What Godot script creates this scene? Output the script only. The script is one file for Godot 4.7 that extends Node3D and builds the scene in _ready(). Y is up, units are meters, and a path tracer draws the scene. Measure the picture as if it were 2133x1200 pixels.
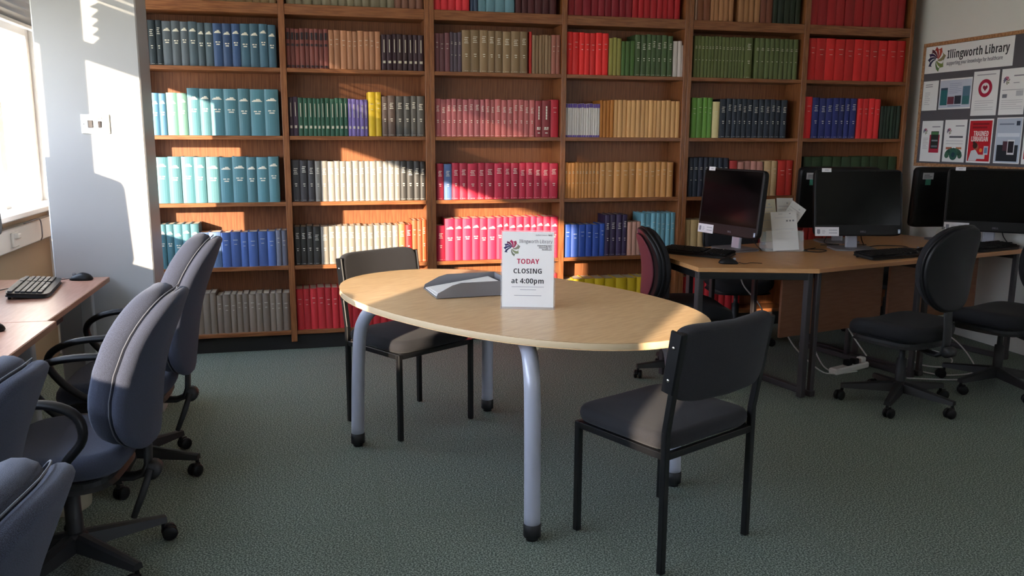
extends Node3D
# An academic library corner on a low-sun winter afternoon. Units are metres, y up; the bookcase fronts lie in z = 0.

var M := {}
var taken := {}
var rng := RandomNumberGenerator.new()
var rest_books: Geo
var run_total := {}
var run_next := {}
var shelf_runs := []
const SUN := Vector3(0.72, -0.25, -1.0)


class Geo:
	var s := SurfaceTool.new()
	var col := Color.WHITE
	var colored := false

	func _init(with_color := false) -> void:
		colored = with_color
		s.begin(Mesh.PRIMITIVE_TRIANGLES)

	func add(list: PackedVector3Array, smooth := -1, xf := Transform3D.IDENTITY, closed := true) -> void:
		var vol := 0.0
		if closed:
			for i in range(0, list.size(), 3):
				vol += list[i].dot(list[i + 1].cross(list[i + 2]))
		s.set_smooth_group(smooth)
		if colored:
			s.set_color(col)
		for i in range(0, list.size(), 3):
			s.add_vertex(xf * list[i])
			if vol < 0.0:
				s.add_vertex(xf * list[i + 1])
				s.add_vertex(xf * list[i + 2])
			else:
				s.add_vertex(xf * list[i + 2])
				s.add_vertex(xf * list[i + 1])

	# a box with chamfered edges
	func box(size: Vector3, at := Vector3.ZERO, b := 0.0015, basis := Basis.IDENTITY) -> void:
		var h := size / 2.0
		b = minf(b, minf(h.x, minf(h.y, h.z)) * 0.9)
		var t := PackedVector3Array()
		var pt := func(sg: Vector3, axis: int) -> Vector3:
			var p := sg * (h - Vector3(b, b, b))
			p[axis] = sg[axis] * h[axis]
			return p
		var put := func(q: Array, out: Vector3) -> void:
			var nrm: Vector3 = (q[1] - q[0]).cross(q[2] - q[0])
			if nrm.dot(out) < 0.0:
				q.reverse()
			for k in range(1, q.size() - 1):
				t.append_array(PackedVector3Array([q[0], q[k], q[k + 1]]))
		for a in 3:
			var u := (a + 1) % 3
			var v := (a + 2) % 3
			for sg in [-1.0, 1.0]:
				var q := []
				for c in [[-1, -1], [1, -1], [1, 1], [-1, 1]]:
					var g := Vector3.ZERO
					g[a] = sg
					g[u] = c[0]
					g[v] = c[1]
					q.append(pt.call(g, a))
				var o := Vector3.ZERO
				o[a] = sg
				put.call(q, o)
			for su in [-1.0, 1.0]:
				for sv in [-1.0, 1.0]:
					var g1 := Vector3.ZERO
					g1[u] = su
					g1[v] = sv
					var lo := g1
					lo[a] = -1.0
					var hi := g1
					hi[a] = 1.0
					put.call([pt.call(lo, u), pt.call(hi, u), pt.call(hi, v), pt.call(lo, v)], g1)
		for x in [-1.0, 1.0]:
			for y in [-1.0, 1.0]:
				for z in [-1.0, 1.0]:
					var g := Vector3(x, y, z)
					put.call([pt.call(g, 0), pt.call(g, 1), pt.call(g, 2)], g)
		add(t, -1, Transform3D(basis, at))

	# skin over rings of equal point count
	func loft(rings: Array, smooth := 1, xf := Transform3D.IDENTITY, around := false) -> void:
		var t := PackedVector3Array()
		var n: int = rings[0].size()
		var last := rings.size() if around else rings.size() - 1
		for i in last:
			var a: PackedVector3Array = rings[i]
			var b: PackedVector3Array = rings[(i + 1) % rings.size()]
			for k in n:
				var k2 := (k + 1) % n
				t.append_array(PackedVector3Array([a[k], a[k2], b[k2], a[k], b[k2], b[k]]))
		if not around:
			for e in [0, rings.size() - 1]:
				var r: PackedVector3Array = rings[e]
				var c := Vector3.ZERO
				for p in r:
					c += p
				c /= n
				for k in n:
					var k2 := (k + 1) % n
					if e == 0:
						t.append_array(PackedVector3Array([c, r[k2], r[k]]))
					else:
						t.append_array(PackedVector3Array([c, r[k], r[k2]]))
		add(t, smooth, xf)

	# a round bar along points; radius one number or one per point
	func tube(pts: PackedVector3Array, radius: Variant, n := 12, around := false, flat := Vector2.ONE) -> void:
		var rings := []
		var up := Vector3.ZERO
		for i in pts.size():
			var a := pts[(i - 1 + pts.size()) % pts.size()] if around else pts[maxi(i - 1, 0)]
			var b := pts[(i + 1) % pts.size()] if around else pts[mini(i + 1, pts.size() - 1)]
			var d := (b - a).normalized()
			if up == Vector3.ZERO:
				up = Vector3.UP if absf(d.y) < 0.9 else Vector3.RIGHT
			up = (up - d * up.dot(d)).normalized()
			var side := d.cross(up)
			var r: float = radius[i] if radius is Array else radius
			var ring := PackedVector3Array()
			for k in n:
				var w := TAU * k / n
				ring.append(pts[i] + (up * cos(w) * flat.x + side * sin(w) * flat.y) * r)
			rings.append(ring)
		loft(rings, 1, Transform3D.IDENTITY, around)

	# a square bar between two points
	func bar(a: Vector3, b: Vector3, w: float, d: float, bevel := 0.002) -> void:
		var y := (b - a).normalized()
		var x := (Vector3.RIGHT if absf(y.x) < 0.8 else Vector3.BACK)
		var z := x.cross(y).normalized()
		x = y.cross(z)
		box(Vector3(w, a.distance_to(b), d), (a + b) / 2.0, bevel, Basis(x, y, z))

	# a turned shape: (radius, height) pairs about y
	func lathe(profile: Array, n := 20, xf := Transform3D.IDENTITY) -> void:
		var rings := []
		for p in profile:
			var ring := PackedVector3Array()
			for k in n:
				ring.append(Vector3(cos(TAU * k / n) * p[0], p[1], sin(TAU * k / n) * p[0]))
			rings.append(ring)
		loft(rings, 1, xf)

	# a plate: polygon in xz, from y0 to y1, with bevelled rims
	func plate(poly: PackedVector2Array, y0: float, y1: float, b := 0.002, xf := Transform3D.IDENTITY, smooth := -1) -> void:
		var n := poly.size()
		var area := 0.0
		for i in n:
			area += poly[i].cross(poly[(i + 1) % n])
		var sg := 1.0 if area > 0.0 else -1.0
		var inner := PackedVector2Array()
		for i in n:
			var e0 := (poly[i] - poly[(i - 1 + n) % n]).normalized()
			var e1 := (poly[(i + 1) % n] - poly[i]).normalized()
			var nn := (e0.orthogonal() + e1.orthogonal()).normalized()
			inner.append(poly[i] + nn * sg * b / maxf(0.5, nn.dot(e0.orthogonal())))
		var lev := [[inner, y0], [poly, y0 + b], [poly, y1 - b], [inner, y1]]
		var t := PackedVector3Array()
		for l in 3:
			for i in n:
				var j := (i + 1) % n
				var a: Vector2 = lev[l][0][i]
				var c: Vector2 = lev[l][0][j]
				var d: Vector2 = lev[l + 1][0][j]
				var e: Vector2 = lev[l + 1][0][i]
				var p0 := Vector3(a.x, lev[l][1], a.y)
				var p1 := Vector3(c.x, lev[l][1], c.y)
				var p2 := Vector3(d.x, lev[l + 1][1], d.y)
				var p3 := Vector3(e.x, lev[l + 1][1], e.y)
				if sg > 0.0:
					t.append_array(PackedVector3Array([p0, p2, p1, p0, p3, p2]))
				else:
					t.append_array(PackedVector3Array([p0, p1, p2, p0, p2, p3]))
		add(t, smooth, xf, false)
		var idx := Geometry2D.triangulate_polygon(inner)
		var top := PackedVector3Array()
		for i in range(0, idx.size(), 3):
			var a := inner[idx[i]]
			var c := inner[idx[i + 1]]
			var d := inner[idx[i + 2]]
			if (c - a).cross(d - a) > 0.0:
				var k := c
				c = d
				d = k
			top.append_array(PackedVector3Array([Vector3(a.x, y1, a.y), Vector3(c.x, y1, c.y), Vector3(d.x, y1, d.y)]))
			top.append_array(PackedVector3Array([Vector3(a.x, y0, a.y), Vector3(d.x, y0, d.y), Vector3(c.x, y0, c.y)]))
		add(top, -1, xf, false)

	# an upholstered pad: outline in xy, thickness along z, rounded rim, a little crown
	func pad(outline: PackedVector2Array, thick: float, rim: float, crown := 0.006, warp: Variant = null, xf := Transform3D.IDENTITY) -> void:
		var lev := []
		lev.append([0.7, -thick / 2.0 - crown])
		lev.append([0.35, -thick / 2.0 - crown * 0.8])
		for k in 7:
			var w := -PI / 2 + PI * k / 6.0
			lev.append([rim * (1.0 - cos(w)), (thick / 2.0 - rim) * signf(sin(w)) * minf(1.0, absf(sin(w)) * 1.5) + rim * sin(w)])
		lev.append([0.35, thick / 2.0 + crown * 0.8])
		lev.append([0.7, thick / 2.0 + crown])
		var rings := []
		for i in lev.size():
			var ring := PackedVector3Array()
			for p in outline:
				var q := p
				if i < 2 or i > lev.size() - 3:
					q = (p - p.normalized() * rim) * (1.0 - lev[i][0])
				else:
					q = p - p.normalized() * lev[i][0]
				var v := Vector3(q.x, q.y, lev[i][1])
				ring.append(warp.call(v) if warp != null else v)
			rings.append(ring)
		loft(rings, 1, xf)

	func mesh() -> ArrayMesh:
		s.generate_normals()
		return s.commit()


static func ring2(w: float, h: float, e := 2.6, n := 28) -> PackedVector2Array:
	var out := PackedVector2Array()
	for k in n:
		var a := TAU * k / n
		out.append(Vector2(signf(cos(a)) * pow(absf(cos(a)), 2.0 / e) * w / 2.0, signf(sin(a)) * pow(absf(sin(a)), 2.0 / e) * h / 2.0))
	return out


static func curve(points: Array, steps := 5) -> PackedVector3Array:
	var c := Curve3D.new()
	for i in points.size():
		var a: Vector3 = points[maxi(i - 1, 0)]
		var b: Vector3 = points[mini(i + 1, points.size() - 1)]
		var t := (b - a) / 6.0
		c.add_point(points[i], -t, t)
	var out := PackedVector3Array()
	for i in points.size() - 1:
		for k in steps:
			out.append(c.sample(i, float(k) / steps))
	out.append(points[points.size() - 1])
	return out


func numbered(called: String) -> String:
	if not taken.has(called):
		taken[called] = 0
		return called
	taken[called] += 1
	return "%s_%03d" % [called, taken[called]]


func tag(o: Node3D, label: String, category: String, group := "") -> Node3D:
	o.set_meta("label", label)
	o.set_meta("category", category)
	if group:
		o.set_meta("group", group)
	return o


func thing(called: String, label: String, category: String, at := Vector3.ZERO, turn := 0.0, group := "") -> Node3D:
	var o := Node3D.new()
	o.name = numbered(called)
	add_child(o)
	o.position = at
	o.rotation.y = turn
	return tag(o, label, category, group)


func part(called: String, g: Geo, m: Material, parent: Node) -> MeshInstance3D:
	return put_mesh(called, g.mesh(), m, parent)


func put_mesh(called: String, mesh: Mesh, m: Material, parent: Node) -> MeshInstance3D:
	var o := MeshInstance3D.new()
	o.name = numbered(called) if parent == self else called
	o.mesh = mesh
	o.material_override = m
	parent.add_child(o, true)
	return o


func struct(called: String, g: Geo, m: Material) -> MeshInstance3D:
	var o := put_mesh(called, g.mesh(), m, self)
	o.set_meta("kind", "structure")
	return o


func copy(o: Node3D, at: Vector3, turn: float, label: String) -> Node3D:
	var c: Node3D = o.duplicate()
	c.name = numbered(str(o.name).rstrip("_0123456789"))
	add_child(c)
	c.position = at
	c.rotation.y = turn
	c.set_meta("label", label)
	return c


func noise_tex(freq: float, ramp: Array, seed_: int, kind := FastNoiseLite.TYPE_SIMPLEX_SMOOTH, octaves := 4, size := 512) -> NoiseTexture2D:
	var n := FastNoiseLite.new()
	n.seed = seed_
	n.frequency = freq
	n.noise_type = kind
	n.fractal_octaves = octaves
	var t := NoiseTexture2D.new()
	t.width = size
	t.height = size
	t.seamless = true
	t.noise = n
	var g := Gradient.new()
	g.offsets = PackedFloat32Array()
	var offs := PackedFloat32Array()
	var cols := PackedColorArray()
	for r in ramp:
		offs.append(r[0])
		cols.append(Color(r[1]))
	g.offsets = offs
	g.colors = cols
	t.color_ramp = g
	return t


func mat(called: String, color: String, rough := 0.6, tex: Texture2D = null, scale := Vector3.ONE, world := false) -> StandardMaterial3D:
	var m := StandardMaterial3D.new()
	m.resource_name = called
	m.albedo_color = Color(color)
	m.roughness = rough
	if tex:
		m.albedo_texture = tex
		m.uv1_triplanar = true
		m.uv1_world_triplanar = world
		m.uv1_scale = scale
	M[called] = m
	return m


func relief(m: StandardMaterial3D, tex: Texture2D, depth: float) -> void:
	m.heightmap_enabled = true
	m.heightmap_texture = tex
	m.heightmap_scale = depth


func words(text: String, height: float, m: Material, parent: Node, at: Vector3, align := HORIZONTAL_ALIGNMENT_CENTER, bold := false, called := "lettering", squeeze := 1.0) -> MeshInstance3D:
	var f := SystemFont.new()
	f.font_names = PackedStringArray(["Droid Sans"])
	if bold:
		f.font_weight = 700
	var t := TextMesh.new()
	t.text = text
	t.font = f
	t.font_size = 32
	t.pixel_size = height / 32.0
	t.depth = 0.0006
	t.curve_step = 2.0
	t.horizontal_alignment = align
	var o := put_mesh(called, t, m, parent)
	o.position = at
	o.scale.x = squeeze
	return o


func _ready() -> void:
	rng.seed = 11
	# ---- camera
	var cam := Camera3D.new()
	cam.name = "camera"
	cam.fov = 37.86
	cam.near = 0.05
	cam.transform = Transform3D(Basis(Vector3(0.97211, 0.00482, 0.23449), Vector3(0.03702, 0.9841, -0.17371), Vector3(-0.2316, 0.17754, 0.95647)), Vector3(0.9515, 1.4422, 5.752)).orthonormalized()
	add_child(cam)
	cam.current = true
	# ---- sky, sun, exposure
	var sky_m := ProceduralSkyMaterial.new()
	sky_m.sky_top_color = Color(0.74, 0.81, 0.92)
	sky_m.sky_horizon_color = Color(0.95, 0.97, 1.0)
	sky_m.ground_horizon_color = Color(0.86, 0.87, 0.86)
	sky_m.ground_bottom_color = Color(0.60, 0.60, 0.57)
	sky_m.sky_energy_multiplier = 3.0
	sky_m.ground_energy_multiplier = 3.4
	var sky := Sky.new()
	sky.sky_material = sky_m
	var env := Environment.new()
	env.background_mode = Environment.BG_SKY
	env.sky = sky
	env.tonemap_mode = Environment.TONE_MAPPER_LINEAR
	env.tonemap_exposure = 1.2
	env.sdfgi_enabled = true
	env.ssao_enabled = true
	env.ssil_enabled = true
	var we := WorldEnvironment.new()
	we.name = "surroundings"
	we.environment = env
	add_child(we)
	var sun := DirectionalLight3D.new()
	sun.name = "sun"
	sun.light_color = Color(1.0, 0.92, 0.81)
	sun.light_energy = 5.4
	sun.light_angular_distance = 0.6
	sun.shadow_enabled = true
	add_child(sun)
	sun.look_at_from_position(Vector3.ZERO, SUN, Vector3.UP)

	make_materials()
	build_room()
	build_bookcases()
	build_books()
	build_column_fittings()
	build_left_desk()
	build_left_chairs()
	build_oval_table()
	build_visitor_chairs()
	build_right_desk()
	build_right_chairs()
	build_notice_board()


func make_materials() -> void:
	var grain := noise_tex(0.02, [[0.25, "d2c4b8"], [0.5, "ece6e0"], [0.75, "ffffff"]], 3, FastNoiseLite.TYPE_SIMPLEX_SMOOTH, 5)
	var fine := noise_tex(0.12, [[0.3, "a8a8a8"], [0.7, "ffffff"]], 5, FastNoiseLite.TYPE_SIMPLEX, 3)
	var weave := noise_tex(0.3, [[0.25, "808080"], [0.75, "ffffff"]], 7, FastNoiseLite.TYPE_SIMPLEX, 2)
	var soft := noise_tex(0.02, [[0.2, "efe6dc"], [0.8, "ffffff"]], 13, FastNoiseLite.TYPE_SIMPLEX_SMOOTH, 4)
	var carpet := noise_tex(0.075, [[0.22, "3e4841"], [0.42, "58645b"], [0.56, "6a766c"], [0.78, "98a298"]], 9, FastNoiseLite.TYPE_SIMPLEX, 5, 1024)
	var heather := noise_tex(0.16, [[0.28, "5c5c64"], [0.5, "b0b0b4"], [0.72, "ffffff"]], 21, FastNoiseLite.TYPE_SIMPLEX, 3)
	var m: StandardMaterial3D
	m = mat("carpet", "ffffff", 0.95, carpet, Vector3(1.3, 1.3, 1.3), true)
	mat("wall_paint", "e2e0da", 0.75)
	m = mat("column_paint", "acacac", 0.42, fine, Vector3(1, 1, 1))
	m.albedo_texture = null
	mat("ceiling_paint", "dedbd4", 0.9)
	mat("low_wall", "b8a488", 0.7)
	mat("white_plastic", "e6e4de", 0.4)
	mat("frame_white", "d8d8d6", 0.35)
	mat("slat_metal", "6a6a6c", 0.45)
	# teak veneer, grain upright / along x
	mat("teak_upright", "96603a", 0.38, grain, Vector3(7, 0.5, 7), true)
	mat("teak_shelf", "96603a", 0.38, grain, Vector3(0.5, 7, 7), true)
	mat("teak_back", "925c38", 0.45, grain, Vector3(9, 0.35, 9), true)
	mat("plinth_black", "1c1a1a", 0.6)
	mat("maple", "e6c498", 0.32, soft, Vector3(0.7, 4, 4))
	mat("maple_edge", "e0c6a0", 0.4)
	mat("beech", "cc9a68", 0.4, soft, Vector3(0.8, 5, 5))
	mat("beech_edge", "b8825a", 0.5)
	mat("panel_brown", "8a5c42", 0.55, soft, Vector3(0.6, 5, 5))
	mat("desk_rose", "b88c7a", 0.32, soft, Vector3(5, 5, 0.7))
	mat("desk_edge", "a07860", 0.5)
	m = mat("silver_paint", "b6b8c6", 0.3)
	m.metallic = 0.1
	mat("black_metal", "121214", 0.35)
	mat("dark_grey_metal", "3a3638", 0.45)
	m = mat("chrome", "d0d0d0", 0.15)
	m.metallic = 1.0
	m = mat("black_plastic", "121214", 0.42)
	m.metallic_specular = 0.35
	mat("soft_black", "1a1a1c", 0.55)
	mat("grey_plastic", "7e7c80", 0.5)
	mat("silver_plastic", "a8a8b2", 0.3)
	mat("light_metal", "b8bcc0", 0.4)
	m = mat("fabric_grey", "50566a", 0.95, heather, Vector3(7, 7, 7))
	relief(m, weave, 0.06)
	m.rim_enabled = true
	m.rim = 0.4
	m = mat("fabric_piping", "585a62", 0.8)
	m = mat("fabric_charcoal", "2e2d32", 0.95, heather, Vector3(6, 6, 6))
	relief(m, weave, 0.06)
	m.rim_enabled = true
	m.rim = 0.3
	m = mat("fabric_black", "1e1e24", 0.9, weave, Vector3(14, 14, 14))
	mat("fabric_maroon", "7c2c3a", 0.7, weave, Vector3(14, 14, 14))
	m = mat("screen", "060607", 0.12)
	m.metallic_specular = 0.28
	m = mat("key_tops", "2c2c30", 0.4)
	m = mat("paper", "ecebea", 0.7)
	mat("paper_cream", "e4dcc4", 0.7)
	mat("page_block", "dcd0bc", 0.85)
	mat("felt", "77737a", 0.95, weave, Vector3(10, 10, 10))
	mat("board_wood", "c09068", 0.5, grain, Vector3(4, 4, 0.6))
	mat("ink_black", "26242a", 0.7)
	mat("ink_grey", "6c6a74", 0.7)
	mat("ink_light", "a0a0a6", 0.7)
	mat("ink_magenta", "b81c4c", 0.7)
	mat("ink_white", "f4f0ec", 0.7)
	m = mat("gilt", "e8e4d4", 0.35)
	m = mat("print", "ffffff", 0.7)
	m.vertex_color_use_as_albedo = true
	m = mat("book_cloth_mixed", "ffffff", 0.6)
	m.vertex_color_use_as_albedo = true
	mat("cable_white", "c8c6c2", 0.5)
	mat("bin_cream", "cabfa4", 0.5)
	mat("sticker_green", "3c8c78", 0.6)
	m = mat("window_glass", "ffffff", 0.02)
	m.transparency = BaseMaterial3D.TRANSPARENCY_ALPHA
	m.albedo_color = Color(1, 1, 1, 0.04)
	m = mat("acrylic", "ffffff", 0.03)
	m.transparency = BaseMaterial3D.TRANSPARENCY_ALPHA
	m.albedo_color = Color(0.95, 0.97, 1.0, 0.12)


# ------------------------------------------------------------------ the room
const XL := -0.70
const XR := 5.62
const ZB := -0.25
const ZF := 9.0
const CEIL := 2.86


func slab(called: String, lo: Vector3, hi: Vector3, m: Material, b := 0.0005) -> MeshInstance3D:
	var g := Geo.new()
	g.box(hi - lo, (lo + hi) / 2.0, b)
	return struct(called, g, m)


func build_room() -> void:
	slab("floor", Vector3(XL - 0.3, -0.12, ZB - 0.3), Vector3(XR + 0.3, 0, ZF + 0.3), M.carpet)
	slab("ceiling", Vector3(XL - 0.3, CEIL, ZB - 0.3), Vector3(XR + 0.3, CEIL + 0.15, ZF + 0.3), M.ceiling_paint)
	slab("wall_back", Vector3(XL - 0.3, 0, ZB - 0.15), Vector3(XR + 0.3, CEIL, ZB), M.wall_paint)
	slab("wall_front", Vector3(XL - 0.3, 0, ZF), Vector3(XR + 0.3, CEIL, ZF + 0.15), M.wall_paint)
	var wr := Geo.new()
	for q in [[ZB, 5.9, 0.0, CEIL], [8.7, ZF, 0.0, CEIL], [5.9, 8.7, 0.0, 1.2], [5.9, 8.7, 2.30, CEIL]]:
		wr.box(Vector3(0.15, q[3] - q[2], q[1] - q[0]), Vector3(XR + 0.075, (q[2] + q[3]) / 2, (q[0] + q[1]) / 2), 0.0005)
	struct("wall_right", wr, M.wall_paint)
	window("window_4", [5.9, 7.3, 8.7], 1.2, 2.30, XR + 0.06)
	# the window wall: a low wall, a lintel and piers round the openings
	var xo := XL - 0.08
	var g := Geo.new()
	var sill_y := 0.985
	g.box(Vector3(0.08, sill_y, ZF - ZB), Vector3(XL - 0.04, sill_y / 2, (ZF + ZB) / 2), 0.0005)
	var wl := struct("wall_left", g, M.low_wall)
	for p in [[1.95, 2.05, sill_y, 2.62], [5.01, 6.93, sill_y, 2.62], [7.27, ZF, sill_y, 2.62], [6.93, 7.27, sill_y, 1.30], [6.93, 7.27, 1.98, 2.62], [ZB, ZF, 2.62, CEIL]]:
		g = Geo.new()
		g.box(Vector3(0.08, p[3] - p[2], p[1] - p[0]), Vector3(XL - 0.04, (p[2] + p[3]) / 2, (p[0] + p[1]) / 2), 0.0005)
		part("lintel" if p[1] - p[0] > 9.0 else "pier", g, M.wall_paint, wl)
	# windows: frame bars and panes
	window("window_1", [ZB, 0.40, 1.95], sill_y, 2.62)
	window("window_2", [2.05, 3.50, 5.01], sill_y, 2.62)
	window("window_3", [6.93, 7.27], 1.30, 1.98)
	# sill board
	g = Geo.new()
	g.box(Vector3(0.14, 0.035, 5.3), Vector3(XL + 0.06, 1.005, 2.40), 0.006)
	struct("trim_1", g, M.frame_white)
	# cable trunking under the sill
	g = Geo.new()
	g.box(Vector3(0.06, 0.125, 5.3), Vector3(XL + 0.03, 0.868, 2.40), 0.006)
	var t := part("dado_trunking", g, M.white_plastic, self)
	tag(t, "cream dado trunking running along the wall under the window sill", "trunking")
	g = Geo.new()
	g.box(Vector3(0.014, 0.082, 0.10), Vector3(XL + 0.066, 0.868, 0.62), 0.004)
	g.box(Vector3(0.03, 0.03, 0.05), Vector3(XL + 0.08, 0.888, 0.62), 0.006)
	part("socket_cover", g, M.white_plastic, t)
	g = Geo.new()
	g.tube(curve([Vector3(XL + 0.07, 0.94, 0.46), Vector3(XL + 0.075, 0.945, 0.25), Vector3(XL + 0.078, 0.93, 0.18), Vector3(XL + 0.078, 0.84, 0.17), Vector3(XL + 0.075, 0.815, 0.19)]), 0.004, 6)
	part("cable", g, M.grey_plastic, t)
	# blinds, partly closed
	blind("venetian blind of grey slats over the window beside the column", ZB + 0.02, 1.88, 38.0)
	blind("venetian blind of grey slats over the long window behind the left desks", 2.08, 4.98, 27.0)
	# the square column
	g = Geo.new()
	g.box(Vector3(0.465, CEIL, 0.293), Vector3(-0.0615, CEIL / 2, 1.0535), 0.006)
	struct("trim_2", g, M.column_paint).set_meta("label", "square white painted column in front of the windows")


func window(called: String, zs: Array, y0: float, y1: float, x := XL - 0.045) -> void:
	var root := Node3D.new()
	root.name = called
	add_child(root)
	root.set_meta("kind", "structure")
	var g := Geo.new()
	var z0: float = zs[0]
	var z1: float = zs[zs.size() - 1]
	for y in [y0 + 0.02, y1 - 0.02]:
		g.box(Vector3(0.055, 0.04, z1 - z0), Vector3(x, y, (z0 + z1) / 2), 0.003)
	if y1 - y0 > 1.0:
		g.box(Vector3(0.055, 0.075, z1 - z0), Vector3(x, 2.075, (z0 + z1) / 2), 0.003)
	for i in zs.size():
		var z: float = zs[i]
		var w := 0.05 if i == 0 or i == zs.size() - 1 else 0.09
		g.box(Vector3(0.06, y1 - y0, w), Vector3(x, (y0 + y1) / 2, clampf(z, z0 + 0.025, z1 - 0.025)), 0.003)
	part("window_frame", g, M.frame_white, root)
	for i in zs.size() - 1:
		for q in ([[y0 + 0.04, 2.04], [2.11, y1 - 0.04]] if y1 - y0 > 1.0 else [[y0 + 0.04, y1 - 0.04]]):
			g = Geo.new()
			g.box(Vector3(0.005, q[1] - q[0], zs[i + 1] - zs[i] - 0.08), Vector3(x, (q[0] + q[1]) / 2, (zs[i] + zs[i + 1]) / 2), 0.0005)
			part("window_pane", g, M.window_glass, root)


func blind(label: String, z0: float, z1: float, tilt: float) -> void:
	var t := thing("venetian_blind", label, "blind", Vector3(XL + 0.05, 2.062, (z0 + z1) / 2))
	var g := Geo.new()
	g.box(Vector3(0.03, 0.022, z1 - z0), Vector3(0, 0.011, 0), 0.003)
	part("bottom_rail", g, M.frame_white, t)
	g = Geo.new()
	g.box(Vector3(0.05, 0.045, z1 - z0), Vector3(0, 0.55, 0), 0.003)
	part("head_rail", g, M.frame_white, t)
	g = Geo.new()
	g.box(Vector3(0.05, 0.0016, z1 - z0), Vector3.ZERO, 0.0004)
	var slat := g.mesh()
	for k in 12:
		var o := put_mesh("slat", slat, M.slat_metal, t)
		o.position.y = 0.045 + 0.042 * k
		o.rotation.z = deg_to_rad(tilt if k > 3 else 42.0)
	g = Geo.new()
	for f in [-0.42, 0.0, 0.42]:
		for x in [-0.024, 0.024]:
			g.tube(PackedVector3Array([Vector3(x, 0.01, f * (z1 - z0)), Vector3(x, 0.54, f * (z1 - z0))]), 0.0012, 5)
	part("ladder_cord", g, M.frame_white, t)


# ------------------------------------------------------------------ bookcases
const BAYS := [[-0.064, 0.805], [0.844, 1.740], [1.803, 2.692], [2.727, 3.605], [3.669, 4.559], [4.602, 5.463]]
const SHELF_Y := {"E": 0.135, "D": 0.582, "C": 1.008, "B": 1.439, "A": 1.870, "G": 2.267}
const DEPTH := 0.215


func build_bookcases() -> void:
	var names := ["teak bookcase nearest the white column, with teal and grey volumes", "middle teak bookcase of two bays behind the oval table", "teak bookcase nearest the notice board, behind the computers"]
	for u in 3:
		var a: float = BAYS[u * 2][0]
		var b: float = BAYS[u * 2][1]
		var c: float = BAYS[u * 2 + 1][0]
		var d: float = BAYS[u * 2 + 1][1]
		var l := a - 0.031
		var r := d + 0.031
		var t := thing("bookcase", names[u], "bookcase", Vector3((l + r) / 2, 0, 0), 0.0, "row of teak bookcases along the back wall")
		var ox := (l + r) / 2
		var up := func(called: String, x0: float, x1: float) -> void:
			var g := Geo.new()
			g.box(Vector3(x1 - x0, 2.72 - 0.06, DEPTH), Vector3((x0 + x1) / 2 - ox, 0.06 + 1.33, -DEPTH / 2), 0.0015)
			part(called, g, M.teak_upright, t)
		up.call("side_panel", l, a)
		up.call("side_panel", d, r)
		up.call("divider", b, c)
		var g := Geo.new()
		g.box(Vector3(r - l, 2.66, 0.012), Vector3(0, 1.39, -DEPTH - 0.006), 0.001)
		part("back_panel", g, M.teak_back, t)
		g = Geo.new()
		g.box(Vector3(r - l - 0.01, 0.10, 0.17), Vector3(0, 0.05, -0.125), 0.002)
		part("plinth", g, M.plinth_black, t)
		for bay in [[a, b], [c, d]]:
			for k in SHELF_Y:
				var th := 0.066 if k == "G" else 0.026
				g = Geo.new()
				g.box(Vector3(bay[1] - bay[0] - 0.001, th, DEPTH - 0.004), Vector3((bay[0] + bay[1]) / 2 - ox, SHELF_Y[k] - th / 2, -DEPTH / 2 - 0.001), 0.002)
				part("crossrail" if k == "G" else "shelf", g, M.teak_shelf, t)
		g = Geo.new()
		g.box(Vector3(r - l, 0.03, DEPTH), Vector3(0, 2.735, -DEPTH / 2), 0.002)
		part("top_panel", g, M.teak_shelf, t)


# ------------------------------------------------------------------ books
func spine_arc(w: float) -> PackedVector2Array:
	# across the spine in xz, front towards +z
	var out := PackedVector2Array()
	for k in 7:
		var x := -1.0 + k / 3.0
		out.append(Vector2(x * w / 2.0, -pow(absf(x), 2.4) * minf(0.009, w * 0.2)))
	return out


func cover_geo(g: Geo, w: float, h: float, d: float, xf := Transform3D.IDENTITY) -> void:
	var arc := spine_arc(w)
	var poly := PackedVector2Array(arc)
	poly.append(Vector2(w / 2, -d))
	var board := minf(0.003, w * 0.16)
	poly.append(Vector2(w / 2 - board, -d))
	poly.append(Vector2(w / 2 - board, -0.014))
	poly.append(Vector2(-w / 2 + board, -0.014))
	poly.append(Vector2(-w / 2 + board, -d))
	poly.append(Vector2(-w / 2, -d))
	g.plate(poly, 0.0, h, 0.0008, xf, -1)


func strip(g: Geo, w: float, x0: float, x1: float, y0: float, y1: float, off := 0.0005) -> void:
	var t := PackedVector3Array()
	var n := 3
	for i in n:
		var q := []
		for f in [i, i + 1]:
			var x := lerpf(x0, x1, float(f) / n)
			q.append(Vector2(x * w / 2.0, -pow(absf(x), 2.4) * minf(0.009, w * 0.2) + off))
		t.append_array(PackedVector3Array([Vector3(q[0].x, y0, q[0].y), Vector3(q[1].x, y0, q[1].y), Vector3(q[1].x, y1, q[1].y), Vector3(q[0].x, y0, q[0].y), Vector3(q[1].x, y1, q[1].y), Vector3(q[0].x, y1, q[0].y)]))
	g.add(t, -1, Transform3D.IDENTITY, false)


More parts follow.
